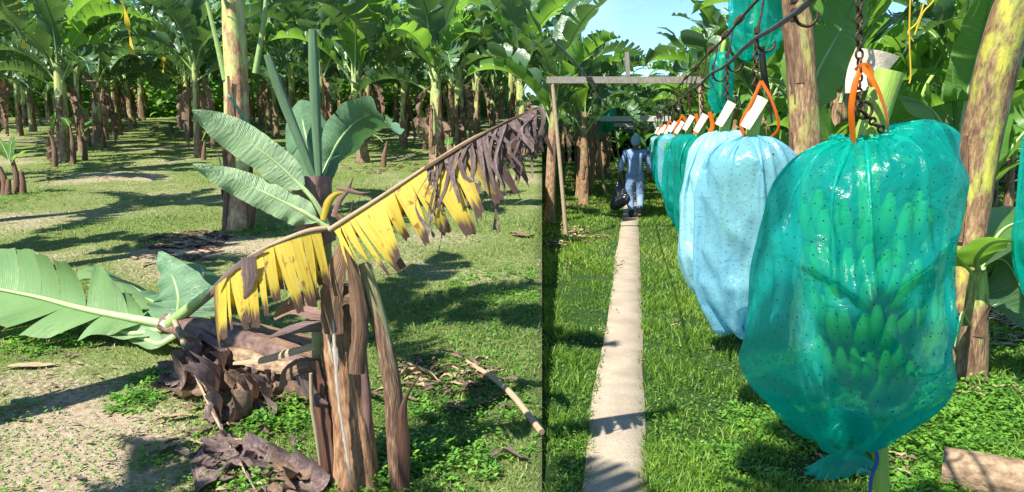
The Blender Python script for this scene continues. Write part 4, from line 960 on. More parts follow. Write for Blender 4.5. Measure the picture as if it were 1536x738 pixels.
# loose pieces on the soil
def loose(name, label, cat, px, py, L, W_, az, m_, up=.03, group=None):
    g_ = gl(px, py); mb = MB(); random.seed(int(px)); scrap(mb, (g_.x, g_.y, zl(g_.y)), L, W_, az, up, 0, n=9); o_ = mb.build(name, M[m_], org=(g_.x, g_.y, zl(g_.y))); tag(o_, label, cat, group)
loose('leaf_piece', 'torn pale grey green leaf piece lying on bare soil at lower left', 'leaf', 42, 612, .17, .09, .4, 'leaf_pale', .03)
loose('leaf_piece', 'small pale scrap just below the torn grey green leaf piece', 'leaf', 18, 632, .08, .04, -.5, 'leaf_pale', .02)
loose('dry_sheath', 'flat pale dry sheath on bare soil below the fallen green leaves', 'leaf', 50, 552, .32, .09, .15, 'drystraw', .01)
loose('dry_leaf', 'narrow curled brown leaf on the ground at the lower right of the old block', 'leaf', 765, 690, .19, .035, -.1, 'deadgrey', .03)
loose('dry_leaf', 'flat brown leaf on the shaded ground below the shrivelled leaf tip', 'leaf', 783, 356, .34, .14, -.5, 'dead', .03)
loose('dry_sheath', 'pale dry sheath beside the litter heap right of the stump', 'leaf', 640, 572, .3, .05, -.5, 'drystraw', .05)
a_ = gl(700, 548); b_ = gl(818, 655); mb = MB(); tube(mb, catmull([(a_.x, a_.y, zl(a_.y)+.03), ((a_.x+b_.x)/2+.02, (a_.y+b_.y)/2, zl((a_.y+b_.y)/2)+.06), (b_.x-.02, b_.y, zl(b_.y)+.025)], 14), [.012, .018, .02, .019], 8)
tag(mb.build('dry_petiole', M['drystraw'], org=a_), 'long pale dry leaf stalk lying diagonally at the right of the old block', 'leaf stalk')
for q, (px, py) in enumerate(((500, 205), (372, 200))): pass

# ------------------------------------------------------------------ harvest lane: plants
RP = [((826, 333), 2.4, .80, 'banana plant with tan stem beside the left gantry post'),
      ((876, 308), 2.3, .82, 'banana plant with thick pale tan lower stem left of the worker'),
      ]
rp_xy = []
for i, ((px, py), H, r, lab) in enumerate(RP):
    p = gpr(px, py); rp_xy.append(p)
    plant(p, H, r, lab, 'banana plants along the lane', 'R', nleaf=8, dead=1, ls=.95, seed=502+i*3, bright=.5, lean=(0, -.02))
def bigstem(name, lab, pth, r0, r1, mat, seed, flaps=8):
    o_ = thing('banana_plant', lab, 'banana plant', (pth[0].x, pth[0].y, 0), 'banana plants along the lane'); H_ = (pth[-1]-pth[0]).length
    stem_mb(seed, H_, r0, r1, flaps, path=[Vector((pth[0].x, pth[0].y, -.05))]+list(pth[1:]), n=26, m=30).build('pseudostem', [mat, M['sheath']], o_); return o_
T1 = bigstem('b', 'banana plant with upright brown stem rising between the blue and large teal bags', pt([(1206, 529), (1208, 300), (1203, 120), (1192, -40), (1188, -120)], 5.6), .125, .10, M['stemR'], 61, 4)
T2 = bigstem('b', 'banana plant with thick leaning yellow and brown stem right of the large teal bag', pt([(1412, 548, 5.2), (1442, 400, 5.15), (1470, 230, 5.1), (1505, 70, 5.0), (1545, -60, 4.9)]), .145, .125, M['stemY'], 62, 5)
def crown(root, top, n, ls, seed, bright=.5, meshes=None, lo=0):
    rnd = random.Random(seed); b = worg(root)
    for k in range(n):
        az = rnd.uniform(0, 1)+k*2.4; i = [0, 1, 6, 8, 2, 3, 7, 4, 5, 9][min(9, lo+int(k/n*(10-lo)))]; me = rnd.choice(LB) if rnd.random() < bright else LV[i]
        q = ls*rnd.uniform(.85, 1.1); link_mesh('leaf', me, root, (top.x-b.x+.06*math.cos(az), top.y-b.y+.06*math.sin(az), top.z-b.z-.05*k), (0, 0, az), (q, q, q))
crown(T1, at(1188, -110, 5.6), 9, 1.0, 3); crown(T2, at(1545, -55, 4.9), 7, .9, 4)
heroleaf('leaf', ('leaf_bright', 'rib_pale'), [(1206, 175, 5.9), (1225, 110, 6.0), (1262, 40, 6.1), (1300, -40, 6.2)], (1, .3, -.5), .30, T1, seed=3, pet=.05, n=36, cross=5, a0=.0, a1=.35, tear=(10, 20), gap=.05, slant=.3, rib=.018, wave=.02)
# young plants beside the teal bag
T4p = gpr(1428, 470); T4 = thing('banana_plant', 'young banana plant with one upright bright green leaf above the teal bag', 'banana plant', T4p, 'banana plants along the lane'); Y4 = T4p[1]
mb = MB(); tube(mb, catmull([Vector((T4p[0], T4p[1], -.05))]+pt([(1436, 330), (1436, 240), (1434, 205)], Y4), 12), [.08, .06, .05, .03], 12); mb.build('pseudostem', M['grey_green'], T4)
heroleaf('leaf', ('leaf_bright', 'rib_pale'), [(1436, 225, Y4), (1446, 160, Y4), (1466, 80, Y4-.1), (1492, -30, Y4-.2)], (1, -.2, .25), .20, T4, seed=3, pet=.22, n=36, cross=5, a0=.2, a1=.25, tear=(30, 36), gap=.0, slant=.2, rib=.016, wave=.02, wr=1.15)
heroleaf('leaf', ('leaf_bright', 'rib_pale'), [(1436, 235, Y4), (1415, 190, Y4), (1390, 160, Y4-.2), (1350, 150, Y4-.4)], (.3, .7, .5), .13, T4, seed=4, pet=.5, n=30, cross=5, a0=.2, a1=.45, tear=(30, 36), gap=.0, slant=.2, rib=.02)
heroleaf('leaf', ('leaf_bright', 'rib_pale'), [(1438, 225, Y4), (1460, 170, Y4+.1), (1490, 130, Y4+.3), (1530, 120, Y4+.5)], (-.3, .7, .6), .16, T4, seed=5, pet=.3, n=30, cross=5, a0=.2, a1=.35, tear=(30, 36), gap=.0, slant=.2, rib=.016)
mb = MB(); tube(mb, pt([(1435, 215, Y4), (1432, 150, Y4), (1428, 88, Y4)]), [.02, .018, .008], 8); mb.build('rolled_leaf', M['leaf_bright'], T4)
T3p = gpr(1452, 575); Y3 = T3p[1]
T3 = thing('banana_plant', 'short young banana plant with broad drooping leaves at the right edge', 'banana plant', T3p, 'banana plants along the lane')
stem_mb(64, 1, .10, .045, 4, path=[Vector((T3p[0], T3p[1], -.05))]+pt([(1458, 520), (1464, 460), (1468, 405)], Y3), n=20, m=14).build('pseudostem', [stem_mat('young_stem', (.20, .33, .05), (.42, .48, .1), (.2, .12, .06), (.05, .03, .02), bias=-.15, hscale=.9), M['sheath']], T3)
heroleaf('leaf', ('leaf_bright', 'rib_pale'), [(1468, 408, Y3), (1466, 385, Y3-.1), (1500, 362, Y3-.3), (1600, 372, Y3-.5)], (.1, .6, -.75), .16, T3, seed=3, pet=.12, n=30, cross=5, a0=-.1, a1=.2, tear=(30, 36), gap=.0, slant=.1, rib=.016, wave=.01)
heroleaf('leaf', ('leaf', 'rib'), [(1470, 410, Y3), (1485, 390, Y3+.1), (1515, 400, Y3+.1), (1560, 500, Y3)], (.5, -.2, .85), .30, T3, seed=6, pet=.12, n=30, cross=5, a0=.1, a1=.3, tear=(30, 36), gap=.0, slant=.1, rib=.016, wave=.02)
heroleaf('leaf', ('leaf_bright', 'rib_pale'), [(1466, 420, Y3), (1450, 400, Y3-.05), (1436, 385, Y3-.2), (1425, 372, Y3-.3)], (.4, .8, -.3), .10, T3, seed=7, pet=.2, n=20, cross=5, a0=.1, a1=.3, tear=(30, 36), gap=.0, slant=.1, rib=.012)
heroleaf('leaf', ('leaf', 'rib'), [(1462, 500, Y3), (1450, 480, Y3-.1), (1442, 470, Y3-.2), (1432, 520, Y3-.3)], (.8, .2, .3), .10, T3, seed=8, pet=.2, n=20, cross=5, a0=.1, a1=.3, tear=(30, 36), gap=.0, slant=.1, rib=.01)
heroleaf('leaf', ('leaf_bright', 'rib_pale'), [(1472, 408, Y3), (1486, 370, Y3+.3), (1510, 340, Y3+.5), (1560, 325, Y3+.7)], (-.2, .7, .6), .16, T3, seed=9, pet=.2, n=26, cross=5, a0=.1, a1=.3, tear=(30, 36), gap=.0, slant=.1, rib=.014)
# rows left and right of the lane
rng = random.Random(19); fixed = [(T1.location.x, T1.location.y), (T2.location.x, T2.location.y)]+[(a[0], a[1]) for a in rp_xy]+[(T3p[0], T3p[1]), (T4p[0], T4p[1])]
for k, x0 in enumerate((-4.1, -1.35, 2.4, 5.0, 7.6, 10.2, 12.8, 15.4)):
    y = 6.0+rng.uniform(0, 1.5) if x0 > 0 else (20 if x0 > -2 else 24)
    while y < 62:
        xx = x0+.161*y+rng.uniform(-.25, .25); yy = y; y += rng.uniform(1.9, 2.6) if y < 32 else 3.4
        px = 768+F*xx/yy
        if px > 1640 or px < 838+(12 if yy < 30 else 0): continue
        if min(math.hypot(xx-a[0], yy-a[1]) for a in fixed) < 1.3: continue
        if yy < 26:
            plant((xx, yy, 0), rng.uniform(2.0, 3.3), rng.uniform(.75, 1.), 'banana plant of the rows beyond the hanging bags' if x0 > 0 else 'banana plant of the row left of the lane beyond the gantry', 'rows beside the harvest lane', 'R', nleaf=9, dead=1, ls=rng.uniform(.9, 1.15), bright=.65, lean=(rng.uniform(-.06, .06), rng.uniform(-.06, .06)))
        else: far_plant((xx, yy, 0), rng.uniform(2.2, 3.0), rng.uniform(1.0, 1.25), 'distant banana plant at the back of the harvest lane', 'far rows of the harvest lane', 'R', rng.random() < .5)
# young followers between the mature stems
for q in range(90):
    yy = rng.uniform(6.5, 24); x0 = rng.choice((2.1, 2.9, 3.8, 4.6, 5.5, 7, 8, 10)); xx = x0+.161*yy+rng.uniform(-.5, .5); px = 768+F*xx/yy
    if px > 1600 or px < 1060: continue
    o_ = thing('young_banana_plant', 'young leafy banana follower growing between the mature stems', 'banana plant', (xx, yy, 0), 'young followers between the rows', rng.uniform(0, 6)); hh = rng.uniform(.5, 1.5)
    link_mesh('pseudostem', rng.choice(SV['R']), o_, scl=(.5, .5, hh/2.2))
    for k in range(7): q_ = rng.uniform(.9, 1.5); link_mesh('leaf', LY[k % 4] if k < 4 else rng.choice(LB), o_, (0, 0, hh-.03*k), (0, 0, k*2.4), (q_*(1 if k < 4 else .55),)*3)

# ------------------------------------------------------------------ cables, gantries, hooks
LX = lambda y: .65+.161*y
def wire(name, label, pts, r, mat, n=8, cat='cable', group=None):
    mb = MB(); tube(mb, pts, [r, r], n); tag(mb.build(name, M[mat], org=pts[0]), label, cat, group)
wp = [Vector((LX(y), y, 2.17-.03*math.sin(y*1.5)**2)) for y in [-2+.5*i for i in range(76)]]
wire('carrier_cable', 'thick steel cable the bagged bunches hang from', wp, .0125, 'cable')
wp = [Vector((LX(y)+.03, y, 2.40-.02*math.sin(y*1.2+1)**2)) for y in [-1+.5*i for i in range(70)]]
wire('rusty_wire', 'thin rusty brown wire running above the steel carrier cable', wp, .009, 'rust')
wp = [Vector((-.42+.161*y+.0, y, 2.19-.05*math.sin(y*.5)**2)) for y in [2.9+.5*i for i in range(34)]]
wp = [p_ for p_ in wp if p_.x > seam(p_.y, p_.z)+.01]
wire('guide_cable', 'thin black cable crossing under the left end of the beam', wp, .008, 'boot')
def hookset(d, parent, x=None, z0=2.17):
    """a trolley hook gripping the cable at distance d"""
    x = LX(d) if x is None else x; mb = MB(); a = Vector((x, d, z0))
    box(mb, a+Vector((0, 0, .035)), .02, .07, .035, rz=-.16); box(mb, a+Vector((0, 0, -.03)), .016, .045, .05, rz=-.16)
    tube(mb, catmull([a+Vector((0, 0, -.02)), a+Vector((.02, 0, -.06)), a+Vector((.06, -.01, -.075)), a+Vector((.09, -.01, -.05)), a+Vector((.095, -.01, -.02))], 12), [.008, .006], 6)
    tube(mb, [a+Vector((0, 0, .03)), a+Vector((.02, 0, .12)), a+Vector((.03, 0, .22))], [.006, .006], 6)
    mb.build('hook', M['chain'], parent)
def chainlinks(mb, pts, ll=.030, r=.0034, w_=.0095):
    P_ = catmull(pts, 200); L = [0]
    for i in range(1, 200): L.append(L[-1]+(P_[i]-P_[i-1]).length)
    n = max(2, int(L[-1]/(ll*.74)))
    for k in range(n):
        s = (k+.5)/n*L[-1]; i = min(198, next((j for j in range(200) if L[j] >= s), 199)); c = P_[i]; T = (P_[min(i+1, 199)]-P_[max(0, i-1)]).normalized()
        ref = Vector((1, 0, 0)) if abs(T.x) < .7 else Vector((0, 1, 0)); b = T.cross(ref).normalized()
        if k % 2: b = T.cross(b).normalized()
        ring = [c+T*math.sin(2*PI*j/12)*(ll/2-r)*(1.0 if abs(math.sin(2*PI*j/12)) > .5 else 1)+b*math.copysign(abs(math.cos(2*PI*j/12))**.6, math.cos(2*PI*j/12))*w_ for j in range(13)]
        tube(mb, ring, [r, r], 6, caps=False)
def gantry(label, footL, topL, topR, footR, bw, bh, mat, pmat, extra=0., pr=.035, cat='gantry', group=None):
    o_ = thing('gantry', label, cat, (footL.x, footL.y, 0), group)
    T = (topR-topL).normalized(); mb = MB(); bar(mb, topL-T*extra, topR+T*.05, bw, bh); mb.build('beam', M[mat], o_, smooth=False)
    for a, b in ((footL, topL), (footR, topR)):
        mb = MB(); tube(mb, [Vector((a.x, a.y, -.05)), a.lerp(b, .5), Vector((b.x, b.y+.0, b.z-bh/2))], [pr, pr*.9], 8); mb.build('post', M[pmat], o_)
    return o_
fL = gr(850, 356); G1 = gantry('weathered timber gantry beam on thin poles spanning the lane, nearest of the row', fL, at(829, 120, fL.y), at(1050, 120, fL.y), gr(1062, 356), .07, .105, 'wood', 'bamboo', .10)
mb = MB(); bar(mb, at(942, 114, fL.y), at(940, 78, fL.y), .06, .06, up=(0, 1, 0)); mb.build('upright', M['wood'], G1, smooth=False)
mb = MB(); box(mb, at(884, 118, fL.y-.06), .09, .09, .05); tube(mb, catmull(pt([(891, 124), (893, 140), (889, 146), (884, 143)], fL.y-.05), 8), [.012, .01], 6); mb.build('cable_bracket', M['chain'], G1)
for q, (px, py, tx, ty, rx, wy) in enumerate(((908, 291, 892, 178, 1003, 21.3), (918, 268, 899, 187, 1000, 28.0), (925, 250, 908, 192, 996, 37.0))):
    fl = gr(px, py); gantry(['pale metal gantry spanning the lane, second of the row', 'pale metal gantry spanning the lane, third of the row', 'small far gantry at the end of the lane'][q], fl, at(tx, ty, fl.y), at(rx, ty, fl.y), gr(rx+4, py), .08, .15, 'metal_w', 'bamboo', .1, .05)
# props seen beyond the gantry
for q, (px, py, tx, ty, Y_) in enumerate(((936, 290, 922, 195, 22), (1000, 285, 992, 170, 23), (958, 285, 950, 185, 25))):
    a = gr(px, 0+205+F*CH/Y_); mb = MB(); tube(mb, [a, at(tx, ty, Y_)], [.03, .025], 6); tag(mb.build('prop_pole', M['bamboo'], org=a), 'thin tan prop pole standing by the far gantries', 'pole', 'prop poles by the far gantries')

# ------------------------------------------------------------------ bunches and bags
def banana_me():
    mb = MB(); P_ = []; a = R(20); p = Vector((0, 0, 0))
    for i in range(9):
        P_.append(p.copy()); p = p+Vector((math.cos(a), 0, math.sin(a)))*.020; a += R(9)
    tube(mb, P_, [.007, .013, .0185, .020, .020, .018, .013, .007], 9, 0, rf=lambda s, th: 1+.05*math.cos(5*th))
    tube(mb, [P_[-1], P_[-1]+(P_[-1]-P_[-2])*.35], [.0055, .004], 6, 1); return mb
BAN = banana_me().mesh('banana', [M['fruit'], M['fruit_tip']])
def hand_mesh(n=10, bananas=True, seed=0):
    mb = MB(); rnd = random.Random(seed)
    tube(mb, [Vector((.035*math.cos(a), .035*math.sin(a), 0)) for a in [(-1.5+.3*i) for i in range(11)]], [.012, .018, .018, .012], 8, 0)
    if bananas:
        for k in range(n):
            b = banana_me(); az = -1.5+3.0*k/(n-1)+rnd.uniform(-.06, .06); c, s = math.cos(az), math.sin(az); up = .02*(k % 2); off = len(mb.V)
            for (x, y, z) in b.V: mb.V.append((.035*c+x*c-y*s, .035*s+x*s+y*c, z+up))
            mb.U += b.U; mb.M += b.M; mb.F += [tuple(i+off for i in f_) for f_ in b.F]
    return mb
HANDM = hand_mesh(10).mesh('fruit_hand', [M['fruit'], M['fruit_tip']]); HANDC = hand_mesh(10, False).mesh('fruit_hand', [M['fruit'], M['fruit_tip']])
def bunch(label, top, neck, bottom, hero_=False, group='bunches on the carrier cable', n=8, sc_=1.0, seed=0):
    o_ = thing('banana_bunch', label, 'banana bunch', neck, group); rnd = random.Random(seed)
    path = catmull([top, top.lerp(neck, .5)+Vector((-.008, 0, 0)), neck, neck.lerp(bottom, .5), bottom], 22)
    mb = MB(); tube(mb, path, [.037, .038, .036, .030, .026, .022], 16, 0, rf=lambda s, th: 1+.05*math.sin(3*th)+.03*math.sin(8*th), capmi=1); mb.build('stalk', [M['stalk'], M['cutface']], o_)
    for k in range(n):
        c = neck.lerp(bottom, .27+.49*k/n)+Vector((-.03 if hero_ else 0, .02 if hero_ else 0, 0)); az = k*2.5+rnd.uniform(-.3, .3)-PI/2; q = sc_*(1.35-.35*k/n)
        h_ = link_mesh('fruit_hand', HANDC if hero_ else HANDM, o_, c-neck, (0, 0, az), (q, q, q))
        if hero_:
            for j in range(10):
                a = -1.5+3.0*j/9; link_mesh('banana', BAN, h_, (.035*math.cos(a), .035*math.sin(a), .02*(j % 2)), (rnd.uniform(-.1, .1), rnd.uniform(-.15, .1), a), (1, 1, 1))
    return o_
def bag(label, neck, rings, mat, seed=0, depth=.85, nu=110, nv=110, folds=None, group=None, name='bunch_bag', rot=0., pleat=1., cat='plastic bag'):
    """rings: (x_left, x_right, z_left, z_right) metres from the neck"""
    mb = MB(); rows = []; L = [Vector((a, b, c)) for a, b, c, d in rings]; Dv = [Vector((d, 0, 0)) for *_, d in rings]
    A = catmull(L, nv+1); D_ = catmull(Dv, nv+1); rnd = random.Random(seed); ph = [rnd.uniform(0, 6.28) for _ in range(8)]
    cr, sr = math.cos(rot), math.sin(rot)
    for i in range(nv+1):
        v = i/nv; xl, xr, z0 = A[i]; z1 = D_[i].x; cx = (xl+xr)/2; hx = max(.012, (xr-xl)/2); row = []
        for j in range(nu+1):
            th = 2*PI*j/nu; c, s = math.cos(th), math.sin(th)
            c2 = math.copysign(abs(c)**.85, c); s2 = math.copysign(abs(s)**.85, s)
            X = c2*hx; Yv = s2*hx*depth; z = (z0+z1)/2+(z1-z0)/2*c2
            nn = Vector((c*1.3+seed, s*1.3, z*1.6+seed*3)); n1 = noise.noise(nn); n2 = noise.noise(nn*2.7); n3 = 1-abs(noise.noise(Vector((c*3+seed, s*3, z*3.2))))*2
            n4 = 1-abs(noise.noise(Vector((c*6+seed*2, s*6, z*5))))*2
            e = math.exp(-v*7)+math.exp(-(1-v)*9)
            pl = (abs(math.sin(th*6+ph[0]+n1*2))**.8-.55)*.22+(abs(math.sin(th*13+ph[1]+n2*2))-.5)*.12
            q1 = 1-2*abs(noise.noise(Vector((c*2.2+seed, s*2.2, z*.9+th*.15)))); q2 = 1-2*abs(noise.noise(Vector((c*5+z*1.5, s*5+seed, z*1.8))));
            vert = math.sin(th*5+ph[2]+n1*3+z*2)*.016
            r = 1+pl*e*pleat+min(1, hx/.1)*(vert/max(hx, .1)*.25+.06*n1+.012*n2+.10*max(0, q1-.5)+.085*max(0, q2-.45)+.02*n4)*(1-.4*e)
            x_, y_ = X*r, Yv*r
            if folds:
                dd = folds(cx+x_, z, -1 if s < 0 else 1)
                y_ += dd*(1 if s > 0 else -1)*min(1, abs(s)*1.6)
            x_ += cx
            row.append(mb.v((neck.x+x_*cr-y_*sr, neck.y+x_*sr+y_*cr, neck.z+z), (j/nu, v)))
        rows.append(row)
    for i in range(nv):
        for j in range(nu): mb.f((rows[i][j+1], rows[i][j], rows[i+1][j], rows[i+1][j+1]))
    o_ = mb.build(name, mat, org=neck); tag(o_, label, cat, group); return o_
def orange(pts_list, wd, parent, name='ribbon', mat='orange', fac=(0, -1, 0)):
    for L, tw in pts_list:
        mb = MB(); strip(mb, L, [wd, wd*.95, wd*1.05, wd], fac, .25, n=24, twist=tw, cross=4, rag=.03); mb.build(name, M[mat], parent)
def sheet(c00, c10, c01, c11, bend, parent, name='paper_tag', mat='tagp', printed=True, n=10):
    mb = MB(); rows = []; nn = (c10-c00).cross(c01-c00).normalized()
    for i in range(n+1):
        row = []
        for j in range(n+1):
            u, v = i/n, j/n; p_ = c00.lerp(c10, u).lerp(c01.lerp(c11, u), v)+nn*bend*(math.sin(u*PI)+.4*math.sin(v*5+u*2)); row.append(mb.v(p_, (u, v)))
        rows.append(row)
    for i in range(n):
        for j in range(n): mb.f((rows[i][j], rows[i+1][j], rows[i+1][j+1], rows[i][j+1]))
    o_ = mb.build(name, M[mat], parent)
def drape(table, C, H, nu, nv, tie, zt, steps=110, iters=6, seed=0, tilt=0., depth=.85, tail=8, xt=0., pl=13, grav=.9, cling=5.):
    """hang a loose tube of film from a gathered neck over a body; table rows: (z, x_left, x_right). Returns (nv+1, nu, 3)"""
    g = np.random.default_rng(seed); T = np.array(sorted(table)); zs = T[:, 0]
    def body(P):
        x, y, z = P[..., 0], P[..., 1], P[..., 2]
        zz = z-tilt*np.maximum(x, 0)*np.clip((z+.45)/.45, 0, 1)
        xl = np.interp(zz, zs, T[:, 1]); xr = np.interp(zz, zs, T[:, 2]); cx = (xl+xr)/2; h = np.maximum((xr-xl)/2, .004)
        th = np.arctan2(y, x-cx); h = h*(1+.045*np.sin(th*5+zz*26+seed)+.04*np.sin(th*3-zz*17)+.02*np.sin(th*9+zz*41))
        e = .03; xl2 = np.interp(zz-e, zs, T[:, 1]); xr2 = np.interp(zz-e, zs, T[:, 2]); sl = ((xr2-xl2)-(xr-xl))/2/e
        return cx, h, sl, zz
    def collide(P):
        cx, h, sl, zz = body(P); dx = P[..., 0]-cx; dy = P[..., 1]/depth; r = np.sqrt(dx*dx+dy*dy)+1e-6
        ins = (r < h) & (zz < zs[-1]) & (zz > zs[0]); pen = np.where(ins, h-r, 0); k = 1/(1+sl*sl); s2 = np.clip(sl, -4, 4)
        P[..., 0] += dx/r*pen*k; P[..., 1] += dy/r*pen*k*depth; P[..., 2] += pen*k*s2
    u = np.arange(nu)/nu*2*PI; du = C/nu; dv = H/nv; rows = nv+1; nt = nv-tail
    P = np.zeros((rows, nu, 3))
    for i in range(rows):
        v = min(1, i/nt); z = .02+(zt-.02)*v**1.1; sh = math.sin(min(1, v*1.02)*PI)**.35 if 0 < v < 1 else 0
        R_ = .05+(C/2/PI*.98-.05)*sh; P[i, :, 0] = np.cos(u)*R_+xt*v; P[i, :, 1] = np.sin(u)*R_*depth; P[i, :, 2] = z
    P += g.normal(size=P.shape)*.004
    n1 = sum(np.sin(u*k+g.uniform(0, 6))[None, :]*np.cos(np.linspace(0, 3, rows)*g.uniform(.5, 2)+g.uniform(0, 6))[:, None] for k in (3, 4, 6, 9, 13))
    P[..., :2] *= (1+.035*n1)[..., None]
    W_ = np.ones((rows, nu, 1)); pins = [0, 1, nt]
    def pinpos(i, k):
        rr = .034*(1+.45*np.sin(u*pl+k)+.2*np.sin(u*5+2*k)); return rr
    PP = {}
    for i in pins:
        rr = pinpos(i, i); z = {0: .02, 1: .008, nt: zt}[i]; o_ = xt if i == nt else 0
        if i == nt: rr = rr*.75
        PP[i] = np.stack([np.cos(u+.12*np.sin(u*pl))*rr+o_, np.sin(u+.12*np.sin(u*pl))*rr, np.full(nu, z)], 1); W_[i] = 0; P[i] = PP[i]
    V = np.zeros_like(P); dt = .016; dg = math.hypot(du, dv)
    cons = []
    for (di, dj, L, ks, kc) in ((0, 1, du, 1, .7), (1, 0, dv, 1, .7), (1, 1, dg, .8, .25), (1, -1, dg, .8, .25), (0, 2, 2*du, .0, .05), (2, 0, 2*dv, .0, .05)):
        for par in range(2*max(1, di if di else dj)):
            st = 2*max(di, abs(dj)) if di == 2 or abs(dj) == 2 else 2
            if di: I = np.arange(par if st == 2 else par, rows-di, st) if (st == 2 or par < st) else None
            else: I = np.arange(rows)
            if di:
                blk = 2*di; ids = np.array([i for i in range(rows-di) if (i//di) % 2 == par % 2]) if par < 2 else np.array([], int)
                if not len(ids): continue
                I, J = np.meshgrid(ids, np.arange(nu), indexing='ij')
            else:
                ids = np.array([j for j in range(nu) if (j//dj) % 2 == par % 2]) if par < 2 else np.array([], int)
                if not len(ids): continue
                I, J = np.meshgrid(np.arange(rows), ids, indexing='ij')
            cons.append((I.ravel(), J.ravel(), (I+di).ravel(), (J+dj).ravel() % nu, L, ks, kc))
    for s in range(steps):
        V[..., 2] -= grav*dt; V[..., :2] -= P[..., :2]*cling*dt; V *= .93; Q = P.copy(); P = P+V*dt*W_
        for k in range(iters):
            for I, J, I2, J2, L, ks, kc in cons:
                d = P[I2, J2]-P[I, J]; l = np.sqrt((d*d).sum(1))+1e-9; e = (l-L); f = np.where(e > 0, ks, kc)*e/l
                w1 = W_[I, J, 0]; w2 = W_[I2, J2, 0]; w = w1+w2+1e-9
                P[I, J] += d*(f*w1/w)[:, None]; P[I2, J2] -= d*(f*w2/w)[:, None]
            collide(P)
            for i in pins: P[i] = PP[i]
        V = (P-Q)/dt
        sp = np.sqrt((V*V).sum(-1, keepdims=True)); V *= np.minimum(1, 1.5/(sp+1e-9))
    return P

def film(P, name, label, cat, mat, loc, group, rz=0., scl=1.):
    rows, nu = P.shape[:2]; mb = MB()
    for i in range(rows):
        for j in range(nu+1): mb.v(P[i, j % nu], (j/nu, i/(rows-1)))
    for i in range(rows-1):
        for j in range(nu):
            a_ = i*(nu+1)+j; mb.f((a_+1, a_, a_+nu+1, a_+nu+2))
    me = mb.mesh(name, mat); o_ = bpy.data.objects.new(name, me); COL.objects.link(o_); o_.location = loc; o_.rotation_euler = (0, 0, rz); o_.scale = (scl,)*3
    md = o_.modifiers.new('smooth', 'SUBSURF'); md.levels = md.render_levels = 1
    tag(o_, label, cat, group); return o_
# --- the large teal bag
YN = 2.1; nk = at(1294, 240, YN); sN = YN/F
def rel(px, py): p_ = at(px, py, YN); return p_.x-nk.x, p_.z-nk.z
def rr_(xl, yl, xr, yr): a = rel(xl, yl); b = rel(xr, yr); return (a[0], b[0], a[1], b[1])
rings = [rr_(1272, 236, 1328, 222), rr_(1262, 246, 1330, 226), rr_(1236, 243, 1362, 178), rr_(1196, 248, 1402, 168), rr_(1160, 272, 1430, 200), rr_(1150, 330, 1438, 262), rr_(1144, 400, 1430, 340), rr_(1136, 465, 1424, 420),
         rr_(1130, 518, 1430, 515), rr_(1145, 568, 1436, 585), rr_(1180, 618, 1422, 635), rr_(1232, 648, 1382, 652), rr_(1282, 664, 1336, 662), rr_(1285, 672, 1332, 672), rr_(1262, 686, 1338, 680), rr_(1242, 700, 1344, 686), rr_(1236, 712, 1340, 692)]
VL = [rel(*q) for q in ((1150, 385), (1185, 395), (1222, 425), (1255, 462), (1280, 505), (1305, 528), (1340, 524), (1375, 490), (1410, 440), (1440, 400))]
VL2 = [rel(*q) for q in ((1215, 470), (1260, 430), (1310, 395), (1370, 360), (1440, 310))]
VL3 = [rel(*q) for q in ((1140, 560), (1200, 600), (1280, 590), (1340, 540), (1390, 490))]
def vline(VL_, x):
    if x < VL_[0][0] or x > VL_[-1][0]: return None
    for (x0, z0), (x1, z1) in zip(VL_, VL_[1:]):
        if x0 <= x <= x1: return z0+(z1-z0)*(x-x0)/(x1-x0)
def nfold(x, z, s):
    if s > 0: return 0
    r = 0
    for VL_, amp, w_ in ((VL, .055, .11), (VL2, .03, .05), (VL3, .03, .06)):
        zz = vline(VL_, x)
        if zz is None: continue
        d = z-zz; r += amp*math.exp(-(d/w_)**2) if d > 0 else amp*math.exp(-(d/.012)**2)
    return r
TBN = [(.07, -.01, .02), (.05, -.11, .12), (.02, -.17, .19), (-.02, -.215, .225), (-.07, -.245, .255), (-.17, -.262, .268), (-.3, -.275, .262), (-.44, -.295, .255), (-.53, -.305, .26), (-.63, -.31, .295), (-.70, -.29, .285), (-.745, -.23, .24), (-.775, -.10, .12), (-.785, -.03, .05)]
PN = drape(TBN, 2.05, 1.24, 156, 128, None, -.775, steps=80, iters=6, tilt=.55, seed=3, xt=.02, tail=11, pl=15)
for i in range(PN.shape[0]):
    for j in range(PN.shape[1]):
        x_, y_, z_ = PN[i, j]; s_ = min(1, max(0, -y_*9-.35))
        if s_ > 0:
            r_ = 0
            for VL_, amp, w_ in ((VL, .050, .10), (VL2, .022, .045), (VL3, .022, .05)):
                zz = vline(VL_, x_+.008*math.sin(z_*40))
                if zz is None: continue
                ed = min(1, (x_-VL_[0][0])*14, (VL_[-1][0]-x_)*14); d_ = z_-zz
                r_ += max(0, ed)*amp*(math.exp(-(d_/w_)**2) if d_ > 0 else math.exp(-(d_/.010)**2))
            PN[i, j, 1] -= r_*s_; PN[i, j, 2] -= r_*s_*.35
film(PN, 'bunch_bag', 'large translucent teal plastic bag around the nearest bunch, tied at the bottom', 'plastic bag', M['bag_teal'], nk, 'bags on the carrier cable', rz=0, scl=.945)
bag_root = bpy.data.objects['bunch_bag']
zmin = float(PN[..., 2].min())*.945
sk_ = bag('x', Vector((nk.x+.02, nk.y, nk.z)), [(-.045, .045, zmin+.05, zmin+.05), (-.026, .030, zmin+.0, zmin+.0), (-.024, .028, zmin-.015, zmin-.012), (-.05, .05, zmin-.035, zmin-.03), (-.085, .06, zmin-.065, zmin-.045), (-.10, .065, zmin-.095, zmin-.06)], M['bag_teal'], 4, .55, 90, 30, name='tied_end', pleat=2.6)
for k_ in ('label', 'category'):
    if k_ in sk_: del sk_[k_]
